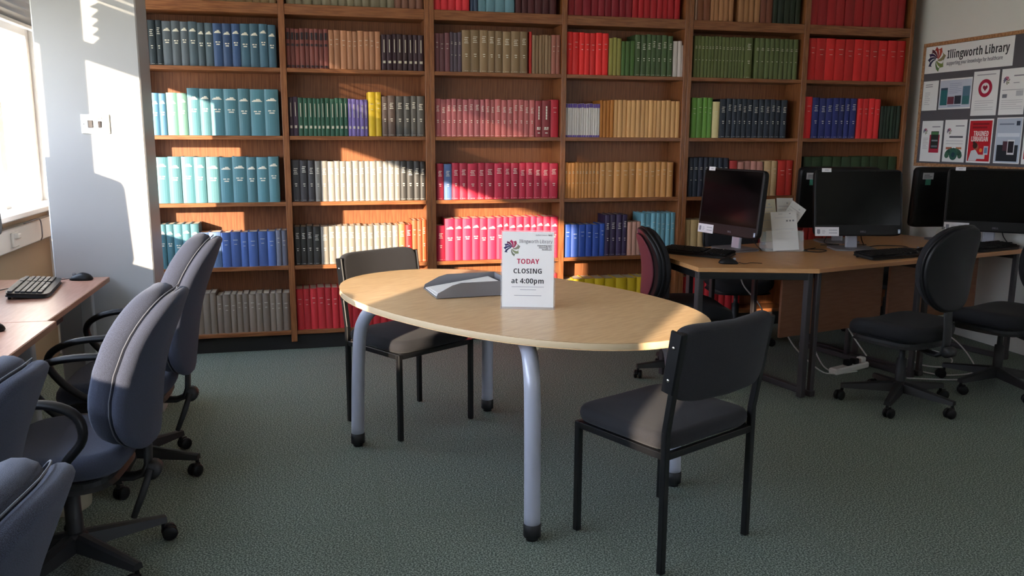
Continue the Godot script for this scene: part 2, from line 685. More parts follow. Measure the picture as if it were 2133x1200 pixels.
func lettering(style: String, w: float, h: float) -> Geo:
	var g := Geo.new()
	var j := rng.randf_range(-0.01, 0.01)
	match style:
		"T":   # a scalloped emblem above, volume and year below
			var y := h * 0.76 + j
			strip(g, w, -0.72, 0.72, y, y + 0.006)
			strip(g, w, -0.5, 0.55, y + 0.006, y + 0.012)
			strip(g, w, -0.12, 0.42, y + 0.012, y + 0.018)
			y = h * 0.54 + j
			strip(g, w, -0.5, -0.05, y, y + 0.007)
			strip(g, w, 0.12, 0.5, y, y + 0.007)
			strip(g, w, -0.35, 0.4, y - 0.014, y - 0.007)
		"V":   # a title running up the spine and a volume number near the foot
			for k in 5:
				strip(g, w, -0.18, 0.18, h * (0.48 + 0.075 * k), h * (0.545 + 0.075 * k))
			strip(g, w, -0.55, 0.5, h * 0.20, h * 0.225)
			strip(g, w, -0.5, -0.05, h * 0.235, h * 0.275)
			strip(g, w, 0.1, 0.55, h * 0.235, h * 0.275)
			strip(g, w, -0.3, 0.35, h * 0.10, h * 0.125)
		"L":   # stacked title lines
			for k in 4:
				strip(g, w, -0.5 + 0.1 * (k % 2), 0.5 - 0.12 * (k % 3), h * (0.68 + 0.042 * k) + j, h * (0.68 + 0.042 * k) + j + 0.004)
			strip(g, w, -0.3, 0.3, h * 0.42, h * 0.42 + 0.005)
			strip(g, w, -0.2, 0.25, h * 0.37, h * 0.37 + 0.005)
			strip(g, w, -0.95, 0.95, h * 0.03, h * 0.03 + 0.0015)
		"B":   # dark leather labels
			strip(g, w, -0.97, 0.97, h * 0.72, h * 0.90)
			strip(g, w, -0.97, 0.97, h * 0.56, h * 0.62)
			strip(g, w, -0.97, 0.97, h * 0.03, h * 0.08)
		"W":   # purple head and foot
			strip(g, w, -0.98, 0.98, h * 0.88, h * 0.995)
			strip(g, w, -0.98, 0.98, h * 0.005, h * 0.06)
			strip(g, w, -0.3, 0.3, h * 0.08, h * 0.11)
		_:
			strip(g, w, -0.45, 0.45, h * 0.74 + j, h * 0.74 + j + 0.0025)
			strip(g, w, -0.3, 0.3, h * 0.62 + j, h * 0.62 + j + 0.0025)
	return g


func shelve(bay: int, row: String, style: String, color: String, x0: float, x1: float, n: int, h: float, look: String, single: bool) -> void:
	x0 = maxf(x0, BAYS[bay - 1][0] + 0.003)
	x1 = minf(x1, BAYS[bay - 1][1] - 0.003)
	shelf_runs.append([bay, row, style, color, x0, x1, n, h, look, single])
	if single:
		var key := "%d%s%s" % [bay, row, look]
		run_total[key] = run_total.get(key, 0) + n


func fill_shelves() -> void:
	var ord := ["zeroth", "first", "second", "third", "fourth", "fifth", "sixth", "seventh", "eighth", "ninth", "tenth", "eleventh", "twelfth", "thirteenth", "fourteenth", "fifteenth", "sixteenth", "seventeenth", "eighteenth", "nineteenth", "twentieth", "twenty-first"]
	var bay_name := ["", "leftmost", "second", "third", "fourth", "fifth", "rightmost"]
	var row_name := {"G": "shelf above crossrail", "A": "first shelf under crossrail", "B": "second shelf under crossrail", "C": "third shelf under crossrail", "D": "fourth shelf under crossrail", "E": "bottom shelf"}
	rest_books = Geo.new(true)
	for r in shelf_runs:
		var n: int = r[6]
		var cuts := [0.0]
		var total := 0.0
		for k in n:
			total += rng.randf_range(0.82, 1.18)
			cuts.append(total)
		var base: float = SHELF_Y[r[1]] + 0.0004
		var c := Color(r[3])
		var m: StandardMaterial3D
		if r[9]:
			m = mat("book_cloth", r[3], 0.55)
		for k in n:
			var xa: float = lerpf(r[4], r[5], cuts[k] / total)
			var xb: float = lerpf(r[4], r[5], cuts[k + 1] / total)
			var w := xb - xa - 0.0015
			var h: float = r[7] + rng.randf_range(-0.003, 0.003)
			var d := minf(0.178, h * 0.66)
			var at := Vector3((xa + xb) / 2, base, -0.022 - rng.randf_range(0.0, 0.008))
			var tilt := 0.0
			if r[0] == 2 and r[1] == "E" or r[0] == 4 and r[1] == "A" and r[8] == "white":
				tilt = 0.012
			if not r[9]:
				rest_books.col = c.srgb_to_linear() * rng.randf_range(0.88, 1.08)
				cover_geo(rest_books, w, h, d, Transform3D(Basis(Vector3.BACK, tilt), at))
				rest_books.col = Color("dcd0bc").srgb_to_linear()
				rest_books.box(Vector3(w - 0.006 if w > 0.012 else w * 0.5, h - 0.006, d - 0.02), at + Vector3(0, h / 2, -0.016 - (d - 0.02) / 2), 0.0004)
				if r[2] in ["W", "V", "L"]:
					rest_books.col = (Color("6a50a0") if r[2] == "W" else Color("cfc9b4")).srgb_to_linear()
					for s in ([[0.88, 0.995, 0.97], [0.005, 0.06, 0.97]] if r[2] == "W" else [[0.5, 0.86, 0.16], [0.2, 0.27, 0.5]] if r[2] == "V" else [[0.70, 0.715, 0.5], [0.74, 0.755, 0.4], [0.42, 0.435, 0.3]]):
						var q := Transform3D(Basis(), at + Vector3(0, 0, 0.0005))
						rest_books.add(PackedVector3Array([Vector3(-w / 2 * s[2], h * s[0], 0.0), Vector3(w / 2 * s[2], h * s[0], 0.0), Vector3(w / 2 * s[2], h * s[1], 0.0), Vector3(-w / 2 * s[2], h * s[0], 0.0), Vector3(w / 2 * s[2], h * s[1], 0.0), Vector3(-w / 2 * s[2], h * s[1], 0.0)]), -1, q, false)
				continue
			var key := "%d%s%s" % [r[0], r[1], r[8]]
			run_next[key] = run_next.get(key, 0) + 1
			var where: String = "%s, %s bookcase bay" % [row_name[r[1]], bay_name[r[0]]]
			var label := "%s volume, %s from left of its colour, %s" % [r[8], ord[run_next[key]], where]
			if run_total[key] == 1:
				label = "only %s volume on the %s" % [r[8], where]
			var o := thing("bound_volume", label, "book", at, 0.0, "%s volumes on the %s" % [r[8], where])
			o.rotation.z = tilt
			var g := Geo.new()
			cover_geo(g, w, h, d)
			var mm := m
			if k % 3:
				mm = m.duplicate()
				mm.albedo_color = c * (0.93 if k % 3 == 1 else 1.05)
			part("cover", g, mm, o)
			g = Geo.new()
			var b := minf(0.003, w * 0.16)
			g.box(Vector3(w - b * 2 - 0.0006, h - 0.007, d - 0.022), Vector3(0, h / 2, -0.0145 - (d - 0.022) / 2), 0.0004)
			part("page_block", g, M.page_block, o)
			part("leather_label" if r[2] == "B" else "spine_lettering", lettering(r[2], w, h), M.ink_black if r[2] == "B" else M.gilt, o).set_meta("kind", "stuff")
	var s := part("bound_volume_rows", rest_books, M.book_cloth_mixed, self)
	tag(s, "remaining slim, half hidden and cropped bound volumes filling the bookcases", "books")
	s.set_meta("kind", "stuff")


func build_books() -> void:
	shelve(1, "A", "L", "28363e", 0.020, 0.101, 2, 0.272, "dark slate", true)
	shelve(1, "A", "T", "566068", 0.102, 0.257, 3, 0.269, "grey", true)
	shelve(1, "A", "T", "4a5c66", 0.256, 0.403, 3, 0.267, "slate blue", true)
	shelve(1, "A", "T", "34507a", 0.403, 0.566, 3, 0.265, "navy blue", true)
	shelve(1, "A", "T", "3f6478", 0.565, 0.786, 4, 0.267, "petrol blue", true)
	shelve(2, "A", "B", "7a3f38", 0.835, 1.114, 9, 0.250, "red brown", true)
	shelve(2, "A", "P", "b07a58", 1.115, 1.451, 9, 0.245, "tan", true)
	shelve(2, "A", "V", "38222a", 1.456, 1.741, 8, 0.232, "dark maroon", false)
	shelve(1, "B", "T", "4c7c9c", 0.010, 0.098, 2, 0.261, "bright blue", true)
	shelve(1, "B", "T", "6c988c", 0.100, 0.224, 2, 0.262, "pale green", true)
	shelve(1, "B", "T", "4c7c88", 0.226, 0.785, 7, 0.295, "teal", true)
	shelve(2, "B", "V", "4a3848", 0.846, 0.905, 2, 0.250, "dark plum", false)
	shelve(2, "B", "V", "2c5a46", 0.906, 1.226, 11, 0.244, "dark green", false)
	shelve(2, "B", "V", "7868a8", 1.228, 1.356, 5, 0.241, "purple", false)
	shelve(2, "B", "P", "e2bc20", 1.361, 1.446, 2, 0.288, "yellow", true)
	shelve(2, "B", "L", "6e5a50", 1.450, 1.540, 2, 0.265, "grey brown", true)
	shelve(2, "B", "L", "4a4844", 1.544, 1.744, 4, 0.265, "charcoal", true)
	shelve(1, "C", "T", "50808a", 0.002, 0.769, 10, 0.296, "teal", true)
	shelve(2, "C", "L", "3c3a3e", 0.846, 0.998, 3, 0.272, "black", true)
	shelve(2, "C", "L", "8a8680", 1.000, 1.564, 14, 0.267, "pale grey", true)
	shelve(2, "C", "L", "3a3836", 1.566, 1.745, 4, 0.264, "black", true)
	shelve(1, "D", "T", "50808c", 0.005, 0.248, 5, 0.288, "teal", true)
	shelve(1, "D", "P", "6c88b4", 0.249, 0.381, 2, 0.234, "light blue", true)
	shelve(1, "D", "P", "4a66a4", 0.383, 0.728, 6, 0.231, "blue", true)
	shelve(1, "D", "P", "74788a", 0.730, 0.805, 2, 0.236, "grey blue", true)
	shelve(2, "D", "L", "34322e", 0.848, 1.021, 4, 0.259, "black", true)
	shelve(2, "D", "L", "908a80", 1.023, 1.545, 12, 0.258, "cream", true)
	shelve(2, "D", "L", "d87850", 1.547, 1.592, 1, 0.263, "orange", true)
	shelve(2, "D", "L", "c02a2c", 1.594, 1.637, 1, 0.259, "red", true)
	shelve(2, "D", "P", "a85a34", 1.639, 1.708, 2, 0.284, "rust", true)
	shelve(2, "D", "L", "d06034", 1.709, 1.743, 1, 0.290, "orange", true)
	shelve(1, "E", "P", "8a7c70", 0.032, 0.330, 7, 0.275, "grey brown", false)
	shelve(1, "E", "P", "8a7c70", 0.330, 0.814, 11, 0.260, "grey brown", true)
	shelve(2, "E", "P", "cc3038", 0.845, 1.179, 7, 0.284, "red", true)
	shelve(2, "E", "P", "c42c34", 1.179, 1.736, 12, 0.267, "red", false)
	shelve(2, "G", "P", "7c745c", 0.858, 1.547, 13, 0.288, "olive grey", false)
	shelve(2, "G", "P", "7c5444", 1.546, 1.751, 4, 0.311, "brown", false)
	shelve(1, "G", "P", "8a7450", 0.052, 0.809, 14, 0.249, "olive grey", false)
	shelve(3, "G", "P", "d8303a", 1.805, 2.048, 5, 0.330, "bright red", false)
	shelve(3, "G", "P", "3a4a62", 2.055, 2.103, 2, 0.316, "navy", false)
	shelve(3, "G", "P", "6a94a2", 2.107, 2.360, 4, 0.330, "light teal", false)
	shelve(3, "G", "P", "4e2024", 2.367, 2.657, 6, 0.329, "dark maroon", false)
	shelve(4, "G", "P", "8a1626", 2.733, 3.213, 9, 0.330, "crimson", false)
	shelve(4, "G", "P", "b81c24", 3.213, 3.575, 8, 0.330, "red", false)
	shelve(3, "A", "P", "6e4248", 1.809, 1.914, 3, 0.252, "maroon", true)
	shelve(3, "A", "L", "584a56", 1.915, 1.994, 3, 0.258, "purple grey", false)
	shelve(3, "A", "L", "8e7454", 1.995, 2.455, 8, 0.277, "tan", true)
	shelve(3, "A", "P", "c02a26", 2.466, 2.484, 1, 0.277, "red", false)
	shelve(3, "A", "P", "94785a", 2.486, 2.622, 6, 0.259, "tan", false)
	shelve(3, "A", "P", "a8685a", 2.623, 2.693, 2, 0.262, "dusty pink", true)
	shelve(4, "A", "P", "ee2a2a", 2.733, 3.042, 7, 0.286, "bright red", true)
	shelve(4, "A", "P", "98924a", 3.045, 3.139, 3, 0.257, "olive yellow", false)
	shelve(4, "A", "P", "4a6a34", 3.140, 3.242, 3, 0.240, "green", false)
	shelve(4, "A", "L", "465c36", 3.243, 3.529, 7, 0.286, "dark green", true)
	shelve(4, "A", "P", "d4cac4", 3.535, 3.603, 2, 0.249, "white", false)
	shelve(4, "A", "P", "d4cac4", 3.605, 3.620, 1, 0.220, "white", false)
	shelve(3, "B", "L", "b06064", 1.804, 2.155, 9, 0.251, "faded maroon", true)
	shelve(3, "B", "L", "c46a68", 2.156, 2.510, 9, 0.253, "dusty pink", true)
	shelve(3, "B", "V", "9a3a40", 2.513, 2.624, 2, 0.249, "maroon", true)
	shelve(3, "B", "P", "c02438", 2.626, 2.685, 1, 0.255, "red", true)
	shelve(4, "B", "W", "ded8d2", 2.733, 2.987, 15, 0.233, "white and purple", false)
	shelve(4, "B", "P", "c07a34", 2.988, 3.092, 4, 0.259, "amber", false)
	shelve(4, "B", "P", "e0ac70", 3.094, 3.612, 15, 0.263, "golden tan", false)
	shelve(3, "C", "L", "b02a44", 1.812, 1.863, 1, 0.248, "crimson", true)
	shelve(3, "C", "L", "5a76a8", 1.865, 1.920, 1, 0.247, "blue", true)
	shelve(3, "C", "L", "c42c48", 1.922, 2.687, 13, 0.250, "crimson", true)
	shelve(4, "C", "L", "cc8c4c", 2.732, 2.996, 10, 0.252, "golden brown", false)
	shelve(4, "C", "P", "d09454", 2.998, 3.571, 11, 0.255, "golden brown", true)
	shelve(3, "D", "L", "c83050", 1.809, 1.868, 1, 0.246, "crimson", true)
	shelve(3, "D", "T", "c42c50", 1.869, 2.238, 6, 0.293, "crimson", true)
	shelve(3, "D", "T", "c42a4c", 2.238, 2.701, 9, 0.296, "crimson", true)
	shelve(4, "D", "P", "2c50a8", 2.737, 3.049, 6, 0.235, "royal blue", true)
	shelve(4, "D", "L", "382a4c", 3.050, 3.222, 4, 0.300, "dark purple", true)
	shelve(4, "D", "P", "cc9a88", 3.224, 3.327, 3, 0.245, "pale pink", false)
	shelve(4, "D", "P", "72aaba", 3.327, 3.615, 7, 0.308, "sky blue", true)
	shelve(3, "E", "P", "a83038", 1.805, 2.706, 14, 0.330, "dark red", false)
	shelve(4, "E", "P", "e0bc20", 2.748, 3.537, 10, 0.279, "yellow", false)
	shelve(5, "G", "P", "c0a088", 3.686, 3.702, 1, 0.330, "pale", false)
	shelve(5, "G", "P", "8a5238", 3.704, 3.808, 2, 0.330, "brown", false)
	shelve(5, "G", "P", "b07c54", 3.810, 3.989, 5, 0.330, "tan", false)
	shelve(5, "G", "P", "a87850", 4.029, 4.203, 4, 0.330, "tan", false)
	shelve(5, "G", "P", "7c4632", 4.205, 4.303, 2, 0.330, "brown", false)
	shelve(5, "G", "P", "22301e", 4.307, 4.534, 5, 0.330, "dark green", false)
	shelve(6, "G", "P", "a81c22", 4.602, 5.427, 11, 0.330, "deep red", true)
	shelve(5, "A", "L", "626c3c", 3.693, 4.098, 15, 0.291, "green", false)
	shelve(5, "A", "L", "626c3c", 4.101, 4.163, 1, 0.288, "green", true)
	shelve(5, "A", "L", "5c683c", 4.181, 4.536, 9, 0.291, "green", false)
	shelve(6, "A", "P", "d82424", 4.625, 5.478, 11, 0.305, "bright red", true)
	shelve(5, "B", "P", "64963c", 3.694, 3.859, 4, 0.288, "bright green", true)
	shelve(5, "B", "P", "e8d8a0", 3.862, 3.918, 1, 0.264, "cream", true)
	shelve(5, "B", "L", "222c3a", 3.921, 4.473, 12, 0.283, "dark navy", true)
	shelve(6, "B", "P", "ea2a2e", 4.622, 4.685, 1, 0.307, "bright red", true)
	shelve(6, "B", "L", "242e72", 4.688, 5.068, 7, 0.302, "navy blue", true)
	shelve(6, "B", "P", "ea2a2e", 5.074, 5.275, 4, 0.301, "bright red", true)
	shelve(6, "B", "B", "26382a", 5.280, 5.509, 6, 0.249, "dark green", false)
	shelve(5, "C", "L", "282e3c", 3.691, 4.016, 8, 0.286, "dark navy", false)
	shelve(5, "C", "P", "b83c3c", 4.023, 4.085, 1, 0.262, "red", false)
	shelve(5, "C", "P", "b88074", 4.090, 4.303, 4, 0.257, "dusty pink", true)
	shelve(5, "C", "P", "ccaa7c", 4.311, 4.419, 2, 0.261, "tan", true)
	shelve(5, "C", "P", "c83028", 4.425, 4.575, 2, 0.265, "red", true)
	shelve(6, "C", "P", "2e4428", 4.641, 5.506, 10, 0.292, "dark green", false)
	shelve(5, "D", "P", "d0b07c", 3.683, 3.894, 4, 0.253, "tan", false)
	shelve(5, "D", "P", "c02c28", 4.023, 4.344, 5, 0.262, "red", false)
	shelve(6, "D", "P", "b02c28", 4.672, 5.057, 6, 0.250, "red", false)
	shelve(5, "E", "P", "d83038", 3.681, 4.164, 8, 0.270, "red", false)
	fill_shelves()


# ------------------------------------------------------------------ on the column
func build_column_fittings() -> void:
	var t := thing("fused_switch", "white fused switch plate with two dark rockers on the column", "switch", Vector3(-0.048, 1.4925, 1.2005))
	var g := Geo.new()
	g.box(Vector3(0.13, 0.094, 0.008), Vector3(0, 0, 0.004), 0.003)
	part("face_plate", g, M.white_plastic, t)
	g = Geo.new()
	g.box(Vector3(0.023, 0.036, 0.006), Vector3(-0.022, 0, 0.010), 0.002)
	part("fuse_holder", g, M.dark_grey_metal, t)
	g = Geo.new()
	g.box(Vector3(0.015, 0.032, 0.008), Vector3(0.020, -0.002, 0.010), 0.002, Basis(Vector3.RIGHT, 0.15))
	part("rocker", g, M.dark_grey_metal, t)
	g = Geo.new()
	g.box(Vector3(0.026, 0.009, 0.003), Vector3(0.019, 0.028, 0.009), 0.001)
	part("indicator", g, M.grey_plastic, t)
	for x in [-0.053, 0.053]:
		g = Geo.new()
		g.lathe([[0.003, 0.0], [0.003, 0.0008], [0.001, 0.0014]], 8, Transform3D(Basis(Vector3.RIGHT, PI / 2), Vector3(x, 0, 0.0078)))
		part("screw", g, M.chrome, t)


# ------------------------------------------------------------------ computing things
func keyboard(label: String, at: Vector3, turn: float, m: Material) -> Node3D:
	var t := thing("keyboard", label, "keyboard", at, turn)
	var poly := ring2(0.45, 0.165, 9.0, 32)
	var tip := Basis(Vector3.RIGHT, deg_to_rad(5.0))
	var lift := Transform3D(tip, Vector3(0, 0.0085, 0))
	var g := Geo.new()
	g.plate(poly, 0.0, 0.018, 0.004, lift)
	part("case", g, M.black_plastic, t)
	g = Geo.new()
	for s in [[-0.21, 0.06, 15], [0.075, 0.14, 3], [0.145, 0.215, 4]]:
		for r in 6:
			var z := -0.064 + r * 0.0215 + (0.006 if r > 0 else 0.0)
			var w: float = (s[1] - s[0]) / s[2]
			if r == 5 and s[2] == 15:
				for b in [[-0.21, 0.045], [-0.16, 0.045], [-0.112, 0.11], [0.002, 0.05]]:
					g.box(Vector3(b[1] - 0.003, 0.008, 0.018), lift * Vector3(b[0] + b[1] / 2, 0.021, z), 0.002, tip)
				continue
			for k in s[2]:
				g.box(Vector3(w - 0.0028, 0.008, 0.018), lift * Vector3(s[0] + w * (k + 0.5), 0.021, z), 0.002, tip)
	part("keys", g, m, t).set_meta("kind", "stuff")
	g = Geo.new()
	for x in [-0.18, 0.18]:
		g.box(Vector3(0.03, 0.014, 0.008), Vector3(x, 0.007, -0.07), 0.002)
	part("foot", g, M.black_plastic, t)
	g = Geo.new()
	g.tube(curve([Vector3(0.05, 0.02, -0.08), Vector3(0.06, 0.004, -0.13), Vector3(0.02, 0.0035, -0.20), Vector3(0.08, 0.0035, -0.26)]), 0.0022, 6)
	part("cable", g, M.soft_black, t)
	return t


func mouse(label: String, at: Vector3, turn: float) -> Node3D:
	var t := thing("computer_mouse", label, "mouse", at, turn)
	var g := Geo.new()
	var rings := []
	for k in 7:
		var f := [0.0, 0.12, 0.35, 0.6, 0.8, 0.94, 1.0][k] as float
		var s: float = sqrt(maxf(0.02, 1.0 - f * f)) if k > 1 else 0.93 + 0.07 * k
		var ring := PackedVector3Array()
		for p in ring2(0.06 * s, 0.112 * s, 2.5, 24):
			ring.append(Vector3(p.x, 0.001 + 0.036 * f * (1.0 - 0.28 * clampf(-p.y / 0.056, 0, 1)), p.y + 0.004 * f))
		rings.append(ring)
	g.loft(rings, 1)
	part("shell", g, M.black_plastic, t)
	g = Geo.new()
	g.lathe([[0.002, -0.003], [0.009, -0.003], [0.009, 0.003], [0.002, 0.003]], 14, Transform3D(Basis(Vector3.BACK, PI / 2), Vector3(0, 0.027, -0.032)))
	part("scroll_wheel", g, M.grey_plastic, t)
	g = Geo.new()
	g.tube(curve([Vector3(0, 0.008, -0.055), Vector3(0.005, 0.003, -0.09), Vector3(-0.03, 0.003, -0.13), Vector3(-0.02, 0.003, -0.19)]), 0.002, 6)
	part("cable", g, M.soft_black, t)
	return t


func print_rects(g: Geo, list: Array) -> void:
	# flat print: x0, y0, x1, y1, colour, in metres on the +z face
	for r in list:
		g.col = Color(r[4]).srgb_to_linear()
		g.box(Vector3(r[2] - r[0], r[3] - r[1], 0.0004), Vector3((r[0] + r[2]) / 2, (r[1] + r[3]) / 2, r[5] if r.size() > 5 else 0.0), 0.0001)


# the screen faces local +z; the origin is on the desk under the stand
func all_in_one(label: String, at: Vector3, turn: float, lean: float, group: String, asset := true, lift := 0.0) -> Node3D:
	var t := thing("computer_monitor", label, "monitor", at, turn, group)
	var w := 0.556
	var h := 0.418
	var y0 := 0.092 + lift
	var bas := Basis(Vector3.RIGHT, -lean)
	var mid := Transform3D(bas, Vector3(0, y0 + h / 2, 0.03))
	var g := Geo.new()
	var outline := ring2(w, h, 16.0, 44)
	var rings := []
	for l in [[0.006, 0.012], [0.001, 0.009], [0.0, 0.004], [0.0, -0.018], [0.004, -0.028], [0.014, -0.036], [0.03, -0.038]]:
		var ring := PackedVector3Array()
		for p in outline:
			ring.append(Vector3(p.x * (1 - l[0] * 2 / w), p.y * (1 - l[0] * 2 / h), l[1]))
		rings.append(ring)
	g.loft(rings, -1, mid)
	part("casing", g, M.black_plastic, t)
	g = Geo.new()
	g.box(Vector3(w - 0.03, h - 0.08, 0.002), mid * Vector3(0, 0.028, 0.0121), 0.0005, bas)
	part("screen", g, M.screen, t)
	for x in [-1.0, 1.0]:
		g = Geo.new()
		g.box(Vector3(0.002, h - 0.05, 0.0015), mid * Vector3(x * (w / 2 - 0.004), 0, 0.0115), 0.0003, bas)
		part("bezel_line", g, M.dark_grey_metal, t)
	if asset:
		g = Geo.new(true)
		print_rects(g, [[-0.075, -0.028, 0.075, 0.028, "e4e2e6"], [-0.062, -0.013, -0.044, 0.013, "787884", 0.0003], [-0.058, -0.016, -0.048, 0.009, "8c8c98", 0.0004], [-0.03, 0.006, -0.012, 0.009, "a8a8b4", 0.0003], [-0.03, -0.003, -0.010, 0.0, "a8a8b4", 0.0003], [-0.03, -0.012, -0.015, -0.009, "a8a8b4", 0.0003], [0.012, 0.006, 0.064, 0.012, "b4b4bc", 0.0003], [0.012, -0.012, 0.064, -0.006, "b0b0ba", 0.0003]])
		var o := part("asset_label", g, M.print, t)
		o.transform = mid * Transform3D(Basis(), Vector3(-w / 2 + 0.08, -h / 2 + 0.026, 0.0128))
		g = Geo.new(true)
		print_rects(g, [[-0.03, -0.012, 0.03, 0.012, "dcdadc"], [-0.012, -0.003, 0.012, 0.003, "b0aeb4", 0.0003]])
		o = part("name_sticker", g, M.print, t)
		o.transform = mid * Transform3D(Basis(), Vector3(-w / 2 + 0.075, h / 2 - 0.006, 0.0136))
		g = Geo.new(true)
		print_rects(g, [[-0.007, -0.013, 0.007, 0.013, "98a8c0"], [-0.005, -0.008, 0.005, 0.004, "c8d4e0", 0.0003]])
		o = part("licence_sticker", g, M.print, t)
		o.transform = mid * Transform3D(Basis(), Vector3(w / 2 - 0.022, -h / 2 + 0.028, 0.0128))
		words("DELL", 0.016, M.ink_grey, t, Vector3.ZERO, HORIZONTAL_ALIGNMENT_CENTER, true).transform = mid * Transform3D(Basis(), Vector3(0.03, -h / 2 + 0.026, 0.0122))
	# on the back: service labels
	g = Geo.new(true)
	print_rects(g, [[-0.04, -0.022, 0.04, 0.022, "b8b8ba"], [-0.03, 0.004, 0.01, 0.009, "5a5a5e", 0.0003], [-0.03, -0.006, 0.03, -0.002, "5a5a5e", 0.0003], [-0.03, -0.015, 0.02, -0.011, "77777a", 0.0003], [-0.016, -0.062, 0.024, -0.022, "3c8c78"]])
	var bk := part("service_label", g, M.print, t)
	bk.transform = mid * Transform3D(Basis(Vector3.UP, PI), Vector3(w / 2 - 0.085, h / 2 - 0.06, -0.0392))
	# stand
	g = Geo.new()
	g.box(Vector3(0.075, 0.20 + lift, 0.022), Vector3(0, 0.105 + lift / 2, -0.035), 0.005, Basis(Vector3.RIGHT, -0.08))
	part("stand_neck", g, M.silver_plastic, t)
	g = Geo.new()
	g.box(Vector3(0.012, 0.12, 0.026), Vector3(-0.028, 0.07, -0.032), 0.003)
	part("neck_edge", g, M.light_metal, t)
	g = Geo.new()
	g.plate(ring2(0.26, 0.20, 7.0, 32), 0.0, 0.012, 0.004, Transform3D(Basis(), Vector3(0, 0, -0.02)))
	part("stand_base", g, M.grey_plastic, t)
	g = Geo.new()
	g.tube(curve([Vector3(0.06, 0.16, -0.06), Vector3(0.09, 0.06, -0.09), Vector3(0.12, 0.006, -0.13), Vector3(0.05, 0.004, -0.2), Vector3(0.18, 0.004, -0.22)]), 0.003, 6)
	part("cable", g, M.soft_black, t)
	return t


# ------------------------------------------------------------------ left desks
func build_left_desk() -> void:
	for k in 2:
		var z0 := 1.235 + k * 1.055
		var z1 := z0 + 1.052
		var x0 := XL + 0.075
		var x1 := -0.035 + k * 0.03
		var t := thing("computer_desk", ["reddish wood desk beside the column, with the black keyboard on it", "reddish wood desk nearer the camera, joined to the one beside the column"][k], "desk", Vector3((x0 + x1) / 2, 0, (z0 + z1) / 2))
		var g := Geo.new()
		var w := x1 - x0
		var l := z1 - z0
		g.box(Vector3(w, 0.026, l), Vector3(0, 0.727, 0), 0.003)
		part("desk_top", g, M.desk_rose, t)
		g = Geo.new()
		g.box(Vector3(0.0015, 0.022, l - 0.004), Vector3(w / 2 + 0.0006, 0.727, 0), 0.0004)
		part("edge_band", g, M.desk_edge, t)
		for s in [-1, 1]:
			g = Geo.new()
			g.box(Vector3(0.055, 0.71, 0.05), Vector3(w / 2 - 0.10, 0.356, s * (l / 2 - 0.05)), 0.004)
			g.box(Vector3(0.05, 0.71, 0.05), Vector3(-w / 2 + 0.10, 0.356, s * (l / 2 - 0.05)), 0.004)
			g.box(Vector3(w - 0.18, 0.05, 0.03), Vector3(0, 0.685, s * (l / 2 - 0.05)), 0.004)
			part("leg_frame", g, M.light_metal, t)
		g = Geo.new()
		g.box(Vector3(0.018, 0.34, l - 0.16), Vector3(-w / 2 + 0.08, 0.54, 0), 0.002)
		part("modesty_panel", g, M.low_wall, t)
		g = Geo.new()
		g.box(Vector3(0.10, 0.035, 0.16), Vector3(w / 2 - 0.07, 0.694, l / 2 - 0.2), 0.006)
		part("bracket", g, M.black_metal, t)
	var k1 := keyboard("black keyboard with grey lit keys on the desk beside the column", Vector3(-0.275, 0.7402, 1.585), -PI / 2 + 2.95, M.key_tops)
	k1.rotation.y = PI / 2 + 0.12
	mouse("black mouse lying by the far corner of the desk beside the column", Vector3(-0.145, 0.7402, 1.315), 1.35)
	mouse("black mouse at the left frame edge, on the nearer left desk", Vector3(-0.19, 0.7402, 2.44), 1.7)
	all_in_one("black monitor at the left frame edge, standing on the desk by the window", Vector3(-0.505, 0.7402, 1.70), deg_to_rad(85), 0.05, "computer monitors", false, 0.15)
	var t := thing("waste_bin", "cream round waste bin on the floor beneath the left desks", "bin", Vector3(-0.04, 0.0, 2.33))
	var g := Geo.new()
	var prof := [[0.10, 0.0], [0.112, 0.004], [0.135, 0.30], [0.142, 0.305], [0.142, 0.315], [0.134, 0.316], [0.11, 0.012], [0.02, 0.010]]
	g.lathe(prof, 28)
	part("bin_body", g, M.bin_cream, t)


